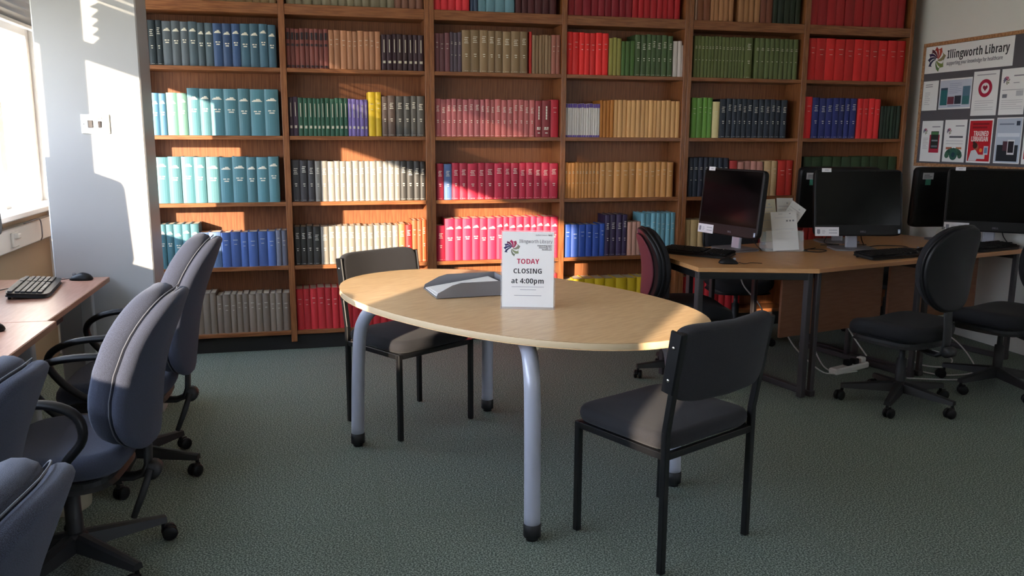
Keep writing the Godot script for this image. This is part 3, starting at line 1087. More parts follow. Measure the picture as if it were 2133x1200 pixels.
# ------------------------------------------------------------------ office chairs
func office_chair(label: String, o: Dictionary) -> Node3D:
	# faces local +z; origin on the floor under the gas post
	var t := thing("office_chair", label, "chair", o.at, o.turn, o.group)
	var sy: float = o.get("seat_y", 0.47)
	var fabric: Material = o.fabric
	var g := Geo.new()
	var seat := ring2(0.47, 0.45, 3.4, 36)
	var bend := func(v: Vector3) -> Vector3:
		return Vector3(v.x, v.y, v.z - 0.035 * pow(maxf(0.0, v.y / 0.22), 3.0) + 0.02 * pow(absf(v.x) / 0.235, 2.0))
	var lay := Transform3D(Basis(Vector3(1, 0, 0), Vector3(0, 0, 1), Vector3(0, 1, 0)), Vector3(0, sy - 0.045, 0.02))
	lay.basis = Basis(Vector3.RIGHT, PI / 2).inverse() * Basis(Vector3.BACK, PI)
	g.pad(seat, 0.085, 0.035, 0.006, bend, lay)
	part("seat", g, fabric, t)
	g = Geo.new()
	g.plate(ring2(0.40, 0.38, 4.0, 28), sy - 0.115, sy - 0.075, 0.012, Transform3D(Basis(), Vector3(0, 0, 0.02)))
	part("seat_pan", g, M.soft_black, t)
	# back
	var bh: float = o.get("back_h", 0.52)
	var bw: float = o.get("back_w", 0.44)
	var lean: float = o.get("lean", 0.3)
	var outline := PackedVector2Array()
	for p in ring2(bw, bh, o.get("square", 3.3), 40):
		var f := p.y / bh + 0.5
		outline.append(Vector2(p.x * lerpf(o.get("foot", 1.0), o.get("head", 0.78), f) * (1.0 + 0.06 * sin(f * PI)), p.y))
	var belly: float = o.get("belly", 0.03)
	var curve_back := func(v: Vector3) -> Vector3:
		var f := v.y / (bh / 2.0)
		return Vector3(v.x, v.y, v.z + float(o.get("wing", 0.045)) * pow(v.x / (bw / 2.0), 2.0) + belly * (cos(f * PI * 0.5) - 0.5) - 0.012 * f * f)
	var back := Transform3D(Basis(Vector3.RIGHT, -lean), Vector3(0, sy + o.get("back_y", 0.05), -0.20)) * Transform3D(Basis(), Vector3(0, bh / 2.0, -0.015))
	if o.has("back_lift"):
		back.origin.y += o.back_lift
	var t1: float = o.get("front_t", 0.07)
	var t2: float = o.get("rear_t", 0.045)
	g = Geo.new()
	g.pad(outline, t1, minf(0.028, t1 * 0.45), 0.008, curve_back, back * Transform3D(Basis(), Vector3(0, 0, t1 / 2)))
	part("back_cushion", g, fabric, t)
	g = Geo.new()
	var bigger := PackedVector2Array()
	for p in outline:
		bigger.append(p * 1.01)
	g.pad(bigger, t2, t2 * 0.45, 0.012, curve_back, back * Transform3D(Basis(), Vector3(0, 0, -t2 / 2)))
	part("back_shell", g, o.shell, t)
	if o.has("inset"):
		g = Geo.new()
		var ins := PackedVector2Array()
		for p in outline:
			ins.append(p * Vector2(0.74, 0.86))
		g.pad(ins, 0.012, 0.005, 0.006, curve_back, back * Transform3D(Basis(), Vector3(0, 0, -t2 - 0.012)))
		part("rear_panel", g, o.inset, t)
	var loop := PackedVector3Array()
	for p in outline:
		loop.append(back * curve_back.call(Vector3(p.x * 1.006, p.y * 1.006, 0.0)))
	g = Geo.new()
	g.tube(loop, o.get("piping_r", 0.002), 6, true)
	part("piping", g, o.piping, t)
	# bar from the mechanism up behind the back, with its clamp and lever
	g = Geo.new()
	var p0 := Vector3(0, sy - 0.13, -0.08)
	var p1 := Vector3(0, sy - 0.13, -0.235)
	var p2 := back * Vector3(0, -bh * 0.40, -t2 * 0.5)
	g.tube(curve([p0, p1, p2], 4), 0.026, 10, false, Vector2(0.45, 1.3))
	part("back_bar", g, M.soft_black, t)
	g = Geo.new()
	g.lathe([[0.006, -0.03], [0.028, -0.028], [0.03, 0.0], [0.028, 0.028], [0.006, 0.03]], 14, Transform3D(Basis(Vector3.BACK, PI / 2), Vector3(0, sy - 0.12, -0.262)))
	part("clamp_knob", g, M.soft_black, t)
	if o.get("lever", true):
		g = Geo.new()
		g.tube(PackedVector3Array([Vector3(0.03, sy - 0.11, -0.262), Vector3(0.045, sy - 0.19, -0.235), Vector3(0.055, sy - 0.265, -0.205)]), [0.011, 0.012, 0.010], 8)
		part("lever", g, M.soft_black, t)
	# post and five-star base
	g = Geo.new()
	g.lathe([[0.024, 0.10], [0.026, 0.11], [0.026, 0.26], [0.016, 0.265], [0.014, sy - 0.12], [0.05, sy - 0.115], [0.06, sy - 0.09]], 18)
	part("gas_post", g, M.soft_black, t)
	g = Geo.new()
	g.lathe([[0.03, 0.075], [0.042, 0.08], [0.042, 0.125], [0.03, 0.135]], 18)
	part("base_hub", g, M.soft_black, t)
	for k in 5:
		var a: float = TAU * k / 5.0 + o.get("spin", 0.0)
		var d := Vector3(sin(a), 0, cos(a))
		var side := Vector3(d.z, 0, -d.x)
		g = Geo.new()
		var rings := []
		for f in [0.0, 0.5, 0.92, 1.0]:
			var w := lerpf(0.030, 0.019, f)
			var hh := lerpf(0.028, 0.012, f)
			var c := d * lerpf(0.03, 0.30, f) + Vector3(0, lerpf(0.105, 0.082, f), 0)
			rings.append(PackedVector3Array([c - side * w - Vector3(0, hh, 0), c + side * w - Vector3(0, hh, 0), c + side * w * 0.75 + Vector3(0, hh * 0.7, 0), c + side * w * 0.3 + Vector3(0, hh, 0), c - side * w * 0.3 + Vector3(0, hh, 0), c - side * w * 0.75 + Vector3(0, hh * 0.7, 0)]))
		g.loft(rings, -1)
		var leg := part("base_leg", g, M.soft_black, t)
		g = Geo.new()
		var tw: float = a + 0.9 + k * 1.7
		var hubx := Basis(Vector3.UP, tw)
		for s in [-1.0, 1.0]:
			g.lathe([[0.006, -0.009], [0.022, -0.009], [0.027, -0.005], [0.027, 0.005], [0.022, 0.009], [0.006, 0.009]], 16, Transform3D(hubx * Basis(Vector3.BACK, PI / 2), d * 0.295 + hubx * Vector3(s * 0.014, 0, 0.016) + Vector3(0, 0.027, 0)))
		g.tube(PackedVector3Array([d * 0.292 + Vector3(0, 0.04, 0), d * 0.292 + Vector3(0, 0.085, 0)]), 0.008, 8)
		g.box(Vector3(0.016, 0.03, 0.04), d * 0.295 + hubx * Vector3(0, 0, 0.01) + Vector3(0, 0.042, 0), 0.005, hubx)
		part("castor", g, M.black_plastic, leg)
	if o.get("arms", false):
		for s in [-1.0, 1.0]:
			g = Geo.new()
			var x: float = s * 0.275
			var pts := []
			for q in [[-0.10, 0.50], [-0.145, 0.56], [-0.135, 0.63], [-0.07, 0.668], [0.03, 0.672], [0.13, 0.658], [0.195, 0.622], [0.205, 0.57], [0.16, 0.50], [0.09, 0.44], [0.02, 0.415], [-0.05, 0.44]]:
				pts.append(Vector3(x, q[1] + sy - 0.47, q[0]))
			pts.append(pts[0])
			var c := curve(pts, 4)
			c.remove_at(c.size() - 1)
			g.tube(c, 0.017, 10, true, Vector2(0.8, 1.25))
			g.box(Vector3(0.12, 0.022, 0.05), Vector3(s * 0.215, sy - 0.075, 0.02), 0.004)
			part("armrest", g, M.black_plastic, t)
	return t


func build_left_chairs() -> void:
	var d := {"group": "grey-blue office chairs at the left desks", "fabric": M.fabric_grey, "shell": M.fabric_grey, "piping": M.fabric_piping, "arms": true, "back_y": 0.0, "back_w": 0.44, "lean": 0.25, "seat_y": 0.46, "front_t": 0.075, "rear_t": 0.045}
	var rows := [
		["grey office chair farthest from the camera at the left desks, near the bookcase", Vector3(0.165, 0, 2.02), -PI / 2 - 0.02, 0.35, 0.59],
		["grey office chair with loop arms, second from the bookcase at the left desks", Vector3(0.15, 0, 2.86), -PI / 2 - 0.08, 0.0, 0.52],
		["grey-blue office chair cropped by the left frame edge, third from the bookcase", Vector3(-0.04, 0, 3.74), -PI / 2 - 0.06, 0.5, 0.505],
		["grey-blue office chair in the bottom left corner, closest to the camera", Vector3(0.17, 0, 4.37), -PI / 2 - 0.04, 0.2, 0.48]]
	for r in rows:
		d.at = r[1]
		d.turn = r[2]
		d.spin = r[3]
		d.back_h = r[4]
		office_chair(r[0], d)


# ------------------------------------------------------------------ oval table
func build_oval_table() -> void:
	var turn := deg_to_rad(30.2)
	var t := thing("oval_table", "oval maple table with curved silver legs in the middle of the carpet", "table", Vector3(1.779, 0, 2.232), turn)
	var outline := ring2(1.11, 1.915, 2.2, 72)
	var g := Geo.new()
	g.plate(outline, 0.718, 0.745, 0.0025, Transform3D(), -1)
	part("table_top", g, M.maple, t)
	g = Geo.new()
	var rings := []
	for l in [[1.0003, 0.7205], [1.0012, 0.7225], [1.0012, 0.7405], [1.0003, 0.7425]]:
		var ring := PackedVector3Array()
		for p in outline:
			ring.append(Vector3(p.x * l[0], l[1], p.y * l[0]))
		rings.append(ring)
	g.loft(rings, 1)
	part("edge_band", g, M.maple_edge, t)
	g = Geo.new()
	g.bar(Vector3(-0.30, 0.698, -0.45), Vector3(0.30, 0.698, 0.45), 0.04, 0.03)
	g.bar(Vector3(0.30, 0.698, -0.45), Vector3(-0.30, 0.698, 0.45), 0.04, 0.03)
	part("under_frame", g, M.silver_paint, t)
	var inv := Transform3D(Basis(Vector3.UP, turn), Vector3(1.779, 0, 2.232)).affine_inverse()
	for f in [Vector3(1.137, 0, 1.91), Vector3(1.696, 0, 3.005), Vector3(1.839, 0, 1.54), Vector3(2.40, 0, 2.67)]:
		var p: Vector3 = inv * f
		var n := Vector3(-p.x, 0, -p.z).normalized()
		g = Geo.new()
		var pts := [p + Vector3(0, 0.058, 0), p + n * 0.010 + Vector3(0, 0.34, 0), p + n * 0.024 + Vector3(0, 0.53, 0), p + n * 0.044 + Vector3(0, 0.605, 0), p + n * 0.085 + Vector3(0, 0.658, 0), p + n * 0.15 + Vector3(0, 0.684, 0), p + n * 0.24 + Vector3(0, 0.688, 0)]
		g.tube(curve(pts, 5), 0.030, 20, false)
		part("leg", g, M.silver_paint, t)
		g = Geo.new()
		var prof := [[0.012, 0.0], [0.022, 0.0], [0.022, 0.008], [0.026, 0.012], [0.0325, 0.016], [0.0325, 0.062], [0.03, 0.064]]
		g.lathe(prof, 20, Transform3D(Basis(), p))
		part("foot_cap", g, M.soft_black, t)
	# the letter tray and its papers
	var top := 0.7453
	var ty := thing("letter_tray", "dark grey open letter tray lying on the oval table", "tray", Vector3(1.635, top, 2.06), deg_to_rad(5.0))
	g = Geo.new()
	g.box(Vector3(0.345, 0.004, 0.25), Vector3(0, 0.006, 0), 0.001)
	for s in [-1.0, 1.0]:
		g.box(Vector3(0.30, 0.004, 0.012), Vector3(0, 0.002, s * 0.10), 0.001)
	part("tray_floor", g, M.grey_plastic, ty)
	for s in [-1.0, 1.0]:
		g = Geo.new()
		var pro := PackedVector2Array([Vector2(-0.172, 0.0), Vector2(0.172, 0.0), Vector2(0.172, 0.062), Vector2(-0.06, 0.062), Vector2(-0.10, 0.052), Vector2(-0.165, 0.020)])
		g.plate(pro, 0.0, 0.004, 0.0008, Transform3D(Basis(Vector3.RIGHT, -PI / 2), Vector3(0, 0.004, s * 0.125 + 0.002)))
		part("tray_side", g, M.grey_plastic, ty)
	g = Geo.new()
	g.box(Vector3(0.004, 0.062, 0.25), Vector3(0.171, 0.035, 0), 0.001)
	part("tray_back", g, M.grey_plastic, ty)
	for k in 2:
		g = Geo.new()
		g.box(Vector3(0.297, 0.0035 - k * 0.002, 0.21), Vector3.ZERO, 0.0004)
		var pp := part("paper_stack", g, M.paper, self)
		pp.position = Vector3(1.615 + 0.012 * k, top + 0.0265 + 0.006 * k, 2.06)
		pp.rotation = Vector3(0, deg_to_rad(5.0 + 3.0 * k), 0.105 + 0.01 * k)
		tag(pp, ["stack of white paper in the dark grey letter tray", "loose white sheet on top of the papers in the letter tray"][k], "paper")
	build_closing_sign(Vector3(1.815, top, 2.462))


func arrow_wheel(parent: Node3D, at: Vector3, size: float, colours: Array) -> void:
	# the library's emblem: arrows curling outwards from one point
	var g := Geo.new(true)
	var n := colours.size()
	for k in n:
		var a: float = deg_to_rad([205.0, 175.0, 148.0, 122.0, 92.0, 58.0, 10.0, -42.0, -78.0][k])
		var w: float = [0.8, 0.85, 0.8, 0.85, 1.0, 1.1, 1.25, 1.15, 0.8][k]
		g.col = Color(colours[k]).srgb_to_linear()
		var poly := PackedVector2Array()
		var up := []
		var dn := []
		for i in 6:
			var f := i / 5.0
			var r := lerpf(0.06, 0.36, f) * size
			var b := a - 0.55 * (1.0 - f)
			var wid := lerpf(0.018, 0.075, f) * w * size
			var dir := Vector2(cos(b), sin(b))
			var nor := Vector2(-dir.y, dir.x)
			up.append(dir * r + nor * wid)
			dn.append(dir * r - nor * wid)
		var dir2 := Vector2(cos(a + 0.06), sin(a + 0.06))
		var nor2 := Vector2(-dir2.y, dir2.x)
		poly.append_array(PackedVector2Array(up))
		poly.append(dir2 * 0.34 * size + nor2 * 0.135 * w * size)
		poly.append(dir2 * 0.50 * size)
		poly.append(dir2 * 0.34 * size - nor2 * 0.135 * w * size)
		dn.reverse()
		poly.append_array(PackedVector2Array(dn))
		g.plate(poly, 0.0, 0.0005 + 0.00003 * k, 0.0001, Transform3D(Basis(Vector3.RIGHT, -PI / 2), Vector3.ZERO))
	var o := part("emblem", g, M.print, parent)
	o.position = at


const WHEEL := ["2c2c58", "2a2c60", "3c2c68", "6c2850", "b0245c", "a83858", "8c8878", "8a9470", "787c68"]


func bars(g: Geo, x0: float, x1: float, y0: float, y1: float, n: int, color: String, thick := 0.3) -> void:
	for k in n:
		var y := lerpf(y1, y0, (k + 0.5) / n)
		var h := (y1 - y0) / n * thick
		print_rects(g, [[x0, y - h / 2, lerpf(x0, x1, 1.0 if k % 3 < 2 else 0.72), y + h / 2, color, 0.0002]])


func build_closing_sign(at: Vector3) -> void:
	var t := thing("table_sign", "upright acrylic sign reading TODAY CLOSING at 4:00pm on the oval table", "sign", at, deg_to_rad(-17.4))
	var w := 0.212
	var g := Geo.new()
	g.box(Vector3(w + 0.012, 0.32, 0.003), Vector3(0, 0.162, -0.0022), 0.0008, Basis(Vector3.RIGHT, -0.03))
	g.box(Vector3(w + 0.012, 0.003, 0.07), Vector3(0, 0.0016, 0.0), 0.0008)
	g.box(Vector3(w + 0.012, 0.31, 0.002), Vector3(0, 0.165, -0.0085), 0.0006, Basis(Vector3.RIGHT, -0.03))
	part("acrylic_holder", g, M.acrylic, t)
	g = Geo.new()
	g.box(Vector3(w, 0.312, 0.0012), Vector3(0, 0.160, 0.0003), 0.0003, Basis(Vector3.RIGHT, -0.03))
	var p := part("notice_paper", g, M.paper, t)
	var q := Node3D.new()
	var face := Transform3D(Basis(Vector3.RIGHT, -0.03), Vector3(0, 0.160, 0.0011))
	q.free()
	var items := [["TODAY", 0.0285, M.ink_magenta, 0.0, 0.034, true], ["CLOSING", 0.0275, M.ink_black, -0.001, -0.006, true], ["at 4:00pm", 0.0285, M.ink_black, -0.001, -0.047, true]]
	for i in items:
		words(i[0], i[1], i[2], p, Vector3.ZERO, HORIZONTAL_ALIGNMENT_CENTER, i[5]).transform = face * Transform3D(Basis(), Vector3(i[3], i[4], 0.0))
	words("Illingworth Library", 0.0185, M.ink_grey, p, Vector3.ZERO, HORIZONTAL_ALIGNMENT_RIGHT).transform = face * Transform3D(Basis().scaled(Vector3(0.88, 1, 1)), Vector3(0.098, 0.116, 0))
	words("Supporting your", 0.0075, M.ink_black, p, Vector3.ZERO, HORIZONTAL_ALIGNMENT_RIGHT, true).transform = face * Transform3D(Basis(), Vector3(0.096, 0.099, 0))
	words("knowledge for", 0.0075, M.ink_black, p, Vector3.ZERO, HORIZONTAL_ALIGNMENT_RIGHT, true).transform = face * Transform3D(Basis(), Vector3(0.096, 0.091, 0))
	words("Healthcare", 0.0075, M.ink_black, p, Vector3.ZERO, HORIZONTAL_ALIGNMENT_RIGHT, true).transform = face * Transform3D(Basis(), Vector3(0.096, 0.083, 0))
	words("NHS", 0.008, M.ink_black, p, Vector3.ZERO, HORIZONTAL_ALIGNMENT_RIGHT, true).transform = face * Transform3D(Basis(), Vector3(0.098, 0.142, 0))
	words("Sheffield Children's", 0.0055, M.ink_grey, p, Vector3.ZERO, HORIZONTAL_ALIGNMENT_RIGHT).transform = face * Transform3D(Basis(), Vector3(0.078, 0.142, 0))
	g = Geo.new(true)
	bars(g, -0.066, 0.066, -0.074, -0.068, 1, "b0aeb6", 0.4)
	bars(g, -0.032, 0.034, -0.086, -0.080, 1, "b0aeb6", 0.4)
	bars(g, -0.056, 0.056, -0.110, -0.104, 1, "a6a4ac", 0.4)
	var o := part("small_print", g, M.print, p)
	o.transform = face
	var em := Node3D.new()
	em.name = "emblem_mount"
	em.free()
	arrow_wheel(p, Vector3.ZERO, 0.07, WHEEL)
	p.get_child(p.get_child_count() - 1).transform = face * Transform3D(Basis(), Vector3(-0.066, 0.088, 0.0))


# ------------------------------------------------------------------ visitor chairs
func visitor_chair(label: String, at: Vector3, turn: float) -> Node3D:
	# faces local +z
	var t := thing("visitor_chair", label, "chair", at, turn, "charcoal visitor chairs at the oval table")
	var hw := 0.23
	var hd := 0.205
	var g: Geo
	for s in [-1.0, 1.0]:
		g = Geo.new()
		g.box(Vector3(0.024, 0.425, 0.024), Vector3(s * hw, 0.2145, hd), 0.003)
		part("front_leg", g, M.black_metal, t)
		g = Geo.new()
		g.bar(Vector3(s * hw, 0.002, -hd), Vector3(s * hw, 0.50, -hd), 0.024, 0.024, 0.003)
		g.bar(Vector3(s * hw, 0.495, -hd), Vector3(s * (hw + 0.002), 0.84, -hd - 0.055), 0.024, 0.024, 0.003)
		part("rear_leg", g, M.black_metal, t)
	for s in [-1.0, 1.0]:
		g = Geo.new()
		g.box(Vector3(hw * 2 - 0.024, 0.024, 0.02), Vector3(0, 0.415, s * hd), 0.002)
		g.box(Vector3(0.02, 0.024, hd * 2 - 0.024), Vector3(s * hw, 0.415, 0), 0.002)
		part("seat_rail", g, M.black_metal, t)
	g = Geo.new()
	var lay := Transform3D(Basis(Vector3.RIGHT, -PI / 2), Vector3(0, 0.458, 0.008))
	g.pad(ring2(0.485, 0.44, 8.0, 48), 0.062, 0.028, 0.008, null, lay)
	part("seat", g, M.fabric_charcoal, t)
	g = Geo.new()
	var hug := func(v: Vector3) -> Vector3:
		return Vector3(v.x, v.y, v.z - 0.045 * (1.0 - pow(v.x / 0.24, 2.0)))
	var back := Transform3D(Basis(Vector3.RIGHT, -0.16), Vector3(0, 0.735, -hd - 0.020))
	g.pad(ring2(0.475, 0.265, 7.0, 48), 0.052, 0.02, 0.004, hug, back)
	part("backrest", g, M.fabric_charcoal, t)
	for s in [-1.0, 1.0]:
		g = Geo.new()
		g.box(Vector3(0.012, 0.21, 0.05), Vector3(s * 0.241, 0.738, -hd - 0.024), 0.004, Basis(Vector3.RIGHT, -0.16))
		var pl := part("side_plate", g, M.black_plastic, t)
		g = Geo.new()
		for y in [0.68, 0.79]:
			g.lathe([[0.002, 0.0], [0.007, 0.001], [0.005, 0.004], [0.001, 0.005]], 10, Transform3D(Basis(Vector3.BACK, -s * PI / 2), Vector3(s * 0.2465, y, -hd - 0.024 - (y - 0.735) * 0.16)))
		part("bolt", g, M.chrome, pl)
	return t


func build_visitor_chairs() -> void:
	visitor_chair("charcoal fabric chair tucked under the far left end of the oval table", Vector3(1.423, 0, 1.603), atan2(0.538, 0.843))
	visitor_chair("charcoal fabric chair in front of the oval table, seen from behind", Vector3(2.173, 0, 3.06), atan2(-0.424, -0.906))


# ------------------------------------------------------------------ right desks
const DA := Vector2(3.646, 1.745)
const DE := Vector2(0.970, -0.242)
const DN := Vector2(0.242, 0.970)


func desk_pt(e: float, n: float) -> Vector2:
	return DA + DE * e + DN * n


func build_right_desk() -> void:
	var g := Geo.new()
	var top := 0.740
	var turn := atan2(0.242, 0.970)
	# straight desks, two along the row
	var ends := [[0.003, 0.92], [0.925, 1.86]]
	for k in 2:
		var e0: float = ends[k][0]
		var e1: float = ends[k][1]
		var c := desk_pt((e0 + e1) / 2, -0.5)
		var t := thing("computer_desk", ["straight beech computer desk next to the angled end piece, brown panel below", "beech computer desk at the right frame edge, against the notice board wall"][k], "desk", Vector3(c.x, 0, c.y), turn, "beech desks in front of the bookcases")
		var w := e1 - e0
		g = Geo.new()
		g.box(Vector3(w, 0.025, 1.0), Vector3(0, top - 0.0125, 0), 0.002)
		part("desk_top", g, M.beech, t)
		g = Geo.new()
		g.box(Vector3(w - 0.004, 0.021, 0.0015), Vector3(0, top - 0.0125, 0.5006), 0.0004)
		part("edge_band", g, M.beech_edge, t)
		g = Geo.new()
		g.box(Vector3(w - 0.06, 0.43, 0.018), Vector3(0, top - 0.025 - 0.215, 0.20), 0.002)
		part("modesty_panel", g, M.panel_brown, t)
		for s in [-1.0, 1.0]:
			g = Geo.new()
			var short: bool = k == 1 and s > 0.0   # a chair stands where the rear post would be
			for z in ([0.05, 0.46] if short else [-0.40, -0.02, 0.46]):
				g.box(Vector3(0.03, top - 0.03, 0.03), Vector3(s * (w / 2 - 0.035), (top - 0.03) / 2 + 0.002, z), 0.004)
			g.box(Vector3(0.04, 0.035, 0.44 if short else 0.9), Vector3(s * (w / 2 - 0.035), 0.02, 0.255 if short else 0.03), 0.004)
			g.box(Vector3(0.04, 0.035, 0.86), Vector3(s * (w / 2 - 0.035), top - 0.045, 0.03), 0.004)
			part("leg_frame", g, M.dark_grey_metal, t)
	# the angled end piece
	var poly := PackedVector2Array([desk_pt(0, 0), desk_pt(-0.565, -0.33), desk_pt(-0.45, -0.80), desk_pt(0, -1.10)])
	var o := thing("end_table", "angled beech end table at the left end of the desk row, on dark legs", "desk", Vector3(DA.x, 0, DA.y))
	var local := PackedVector2Array()
	for p in poly:
		local.append(p - DA)
	g = Geo.new()
	g.plate(local, top - 0.025, top, 0.002)
	part("desk_top", g, M.beech, o)
	g = Geo.new()
	var mid := Vector2.ZERO
	for p in local:
		mid += p / 4.0
	for i in 4:
		var a := local[i].lerp(mid, 0.06)
		var b := local[(i + 1) % 4].lerp(mid, 0.06)
		g.bar(Vector3(a.x, top - 0.046, a.y), Vector3(b.x, top - 0.046, b.y), 0.022, 0.04)
	part("under_frame", g, M.black_metal, o)
	for i in 4:
		var a := local[i].lerp(mid, 0.09)
		g = Geo.new()
		g.box(Vector3(0.036, top - 0.028, 0.036), Vector3(a.x, (top - 0.028) / 2 + 0.002, a.y), 0.003, Basis(Vector3.UP, turn))
		part("leg", g, M.dark_grey_metal, o)
	var ty := top + 0.0004
	# monitors
	all_in_one("black monitor turned left on the angled end table, reddish reflections", Vector3(3.56, ty, 0.93), atan2(-0.975, 0.22), 0.10, "computer monitors")
	all_in_one("front-facing black monitor with white asset label, centre of the desk row", Vector3(4.325, ty, 1.075), atan2(-0.235, 0.972), 0.17, "computer monitors")
	all_in_one("front-facing black monitor cut off by the right frame edge", Vector3(5.36, ty, 1.07), atan2(-0.643, 0.766), 0.15, "computer monitors")
	all_in_one("black monitor seen from behind with green sticker, behind the centre monitor", Vector3(4.47, ty, 0.68), atan2(0.235, -0.972), 0.06, "computer monitors", false)
	all_in_one("black monitor seen from behind, below the notice board, green sticker", Vector3(5.30, ty, 0.76), atan2(0.1, -1.0), 0.06, "computer monitors", false)
	keyboard("black keyboard on the angled end table before the left-turned monitor", Vector3(3.235, ty, 1.09), atan2(-0.62, 0.78) - 0.25, M.black_plastic)
	mouse("black mouse at the front edge of the angled end table", Vector3(3.245, ty, 1.475), -1.9)
	keyboard("black keyboard in front of the centre front-facing monitor", Vector3(4.335, ty, 1.42), 0.20, M.black_plastic)
	keyboard("black keyboard at the right frame edge, on the beech desk", Vector3(5.20, ty, 1.245), 0.26, M.black_plastic)
	mouse("black mouse just right of the keyboard at the centre monitor", Vector3(4.66, ty, 1.30), 0.1)
	var bx := thing("white_box", "small rounded white box on the desk between the two right monitors", "box", Vector3(5.13, ty, 0.955), -0.3)
	g = Geo.new()
	g.box(Vector3(0.12, 0.10, 0.09), Vector3(0, 0.05, 0), 0.018)
	part("box_body", g, M.white_plastic, bx)
	g = Geo.new()
	g.box(Vector3(0.05, 0.02, 0.012), Vector3(-0.01, 0.108, 0), 0.003)
	part("box_clip", g, M.grey_plastic, bx)
	build_leaflets(Vector3(3.845, ty, 1.02), atan2(-0.2, 0.98))
	build_cables()


func sheet(label: String, called: String, w: float, h: float, xf: Transform3D, m: Material, marks: Array) -> Node3D:
	var o := thing(called, label, "leaflet", Vector3.ZERO, 0.0, "leaflets in the acrylic holder")
	o.transform = xf
	var g := Geo.new()
	g.box(Vector3(w, h, 0.0016), Vector3(0, h / 2, 0), 0.0003)
	part("sheet", g, m, o)
	g = Geo.new(true)
	for k in marks:
		print_rects(g, [[k[0] * w, k[1] * h, k[2] * w, k[3] * h, k[4], 0.0009]])
	part("print", g, M.print, o)
	return o


func build_leaflets(at: Vector3, turn: float) -> void:
	var t := thing("leaflet_holder", "clear acrylic leaflet holder between the two front monitors", "holder", at, turn)
	var g := Geo.new()
	var back := Basis(Vector3.RIGHT, -0.22)
	g.box(Vector3(0.24, 0.003, 0.14), Vector3(0, 0.0015, 0), 0.0006)
	part("holder_base", g, M.acrylic, t)
	g = Geo.new()
	g.box(Vector3(0.24, 0.24, 0.003), Vector3(0, 0.12, -0.07), 0.0006, back)
	part("holder_back", g, M.acrylic, t)
	g = Geo.new()
	g.box(Vector3(0.24, 0.13, 0.003), Vector3(0, 0.068, 0.068), 0.0006, back)
	g.box(Vector3(0.003, 0.12, 0.10), Vector3(-0.1185, 0.062, 0.012), 0.0006)
	g.box(Vector3(0.003, 0.12, 0.10), Vector3(0.1185, 0.062, 0.012), 0.0006)
	part("holder_pocket", g, M.acrylic, t)
	var f := Transform3D(Basis(Vector3.UP, turn), at)
	var lines := [[0.1, 0.86, 0.2, 0.9, "c8c8cc"], [-0.4, 0.8, 0.3, 0.815, "c4c4ca"], [-0.4, 0.72, 0.35, 0.73, "c8c8ce"], [-0.4, 0.66, 0.3, 0.67, "c8c8ce"], [-0.4, 0.5, 0.4, 0.51, "c8c8ce"], [-0.4, 0.3, 0.4, 0.31, "c8c8ce"]]
	sheet("left cream leaflet at the back of the acrylic holder", "leaflet", 0.115, 0.27, f * Transform3D(Basis(Vector3.RIGHT, -0.22) * Basis(Vector3.BACK, 0.06), Vector3(-0.062, 0.052, -0.035)), M.paper_cream, lines)
	sheet("narrow white leaflet standing right at the back of the acrylic holder", "leaflet", 0.105, 0.275, f * Transform3D(Basis(Vector3.RIGHT, -0.22), Vector3(0.045, 0.055, -0.045)), M.paper, lines)
	sheet("white leaflet leaning sideways out of the acrylic holder", "leaflet", 0.105, 0.21, f * Transform3D(Basis(Vector3.RIGHT, -0.22) * Basis(Vector3.BACK, -0.62), Vector3(0.005, 0.115, -0.022)), M.paper, lines)
	sheet("front white leaflet with three grey dots in the acrylic holder", "leaflet", 0.165, 0.245, f * Transform3D(Basis(Vector3.RIGHT, -0.24) * Basis(Vector3.BACK, 0.05), Vector3(0.018, 0.008, 0.052)), M.paper, [[-0.2, 0.93, -0.05, 0.945, "c4c4cc"], [0.22, 0.93, 0.27, 0.95, "8c8c98"], [0.08, 0.735, 0.15, 0.775, "86868e"], [0.20, 0.735, 0.27, 0.775, "86868e"], [0.32, 0.735, 0.39, 0.775, "86868e"], [-0.35, 0.84, 0.3, 0.85, "d0d0d8"], [-0.35, 0.54, 0.36, 0.55, "d0d0d8"], [-0.35, 0.44, 0.36, 0.445, "d0d0d8"], [-0.4, 0.30, 0.4, 0.304, "b8b8c4"]])


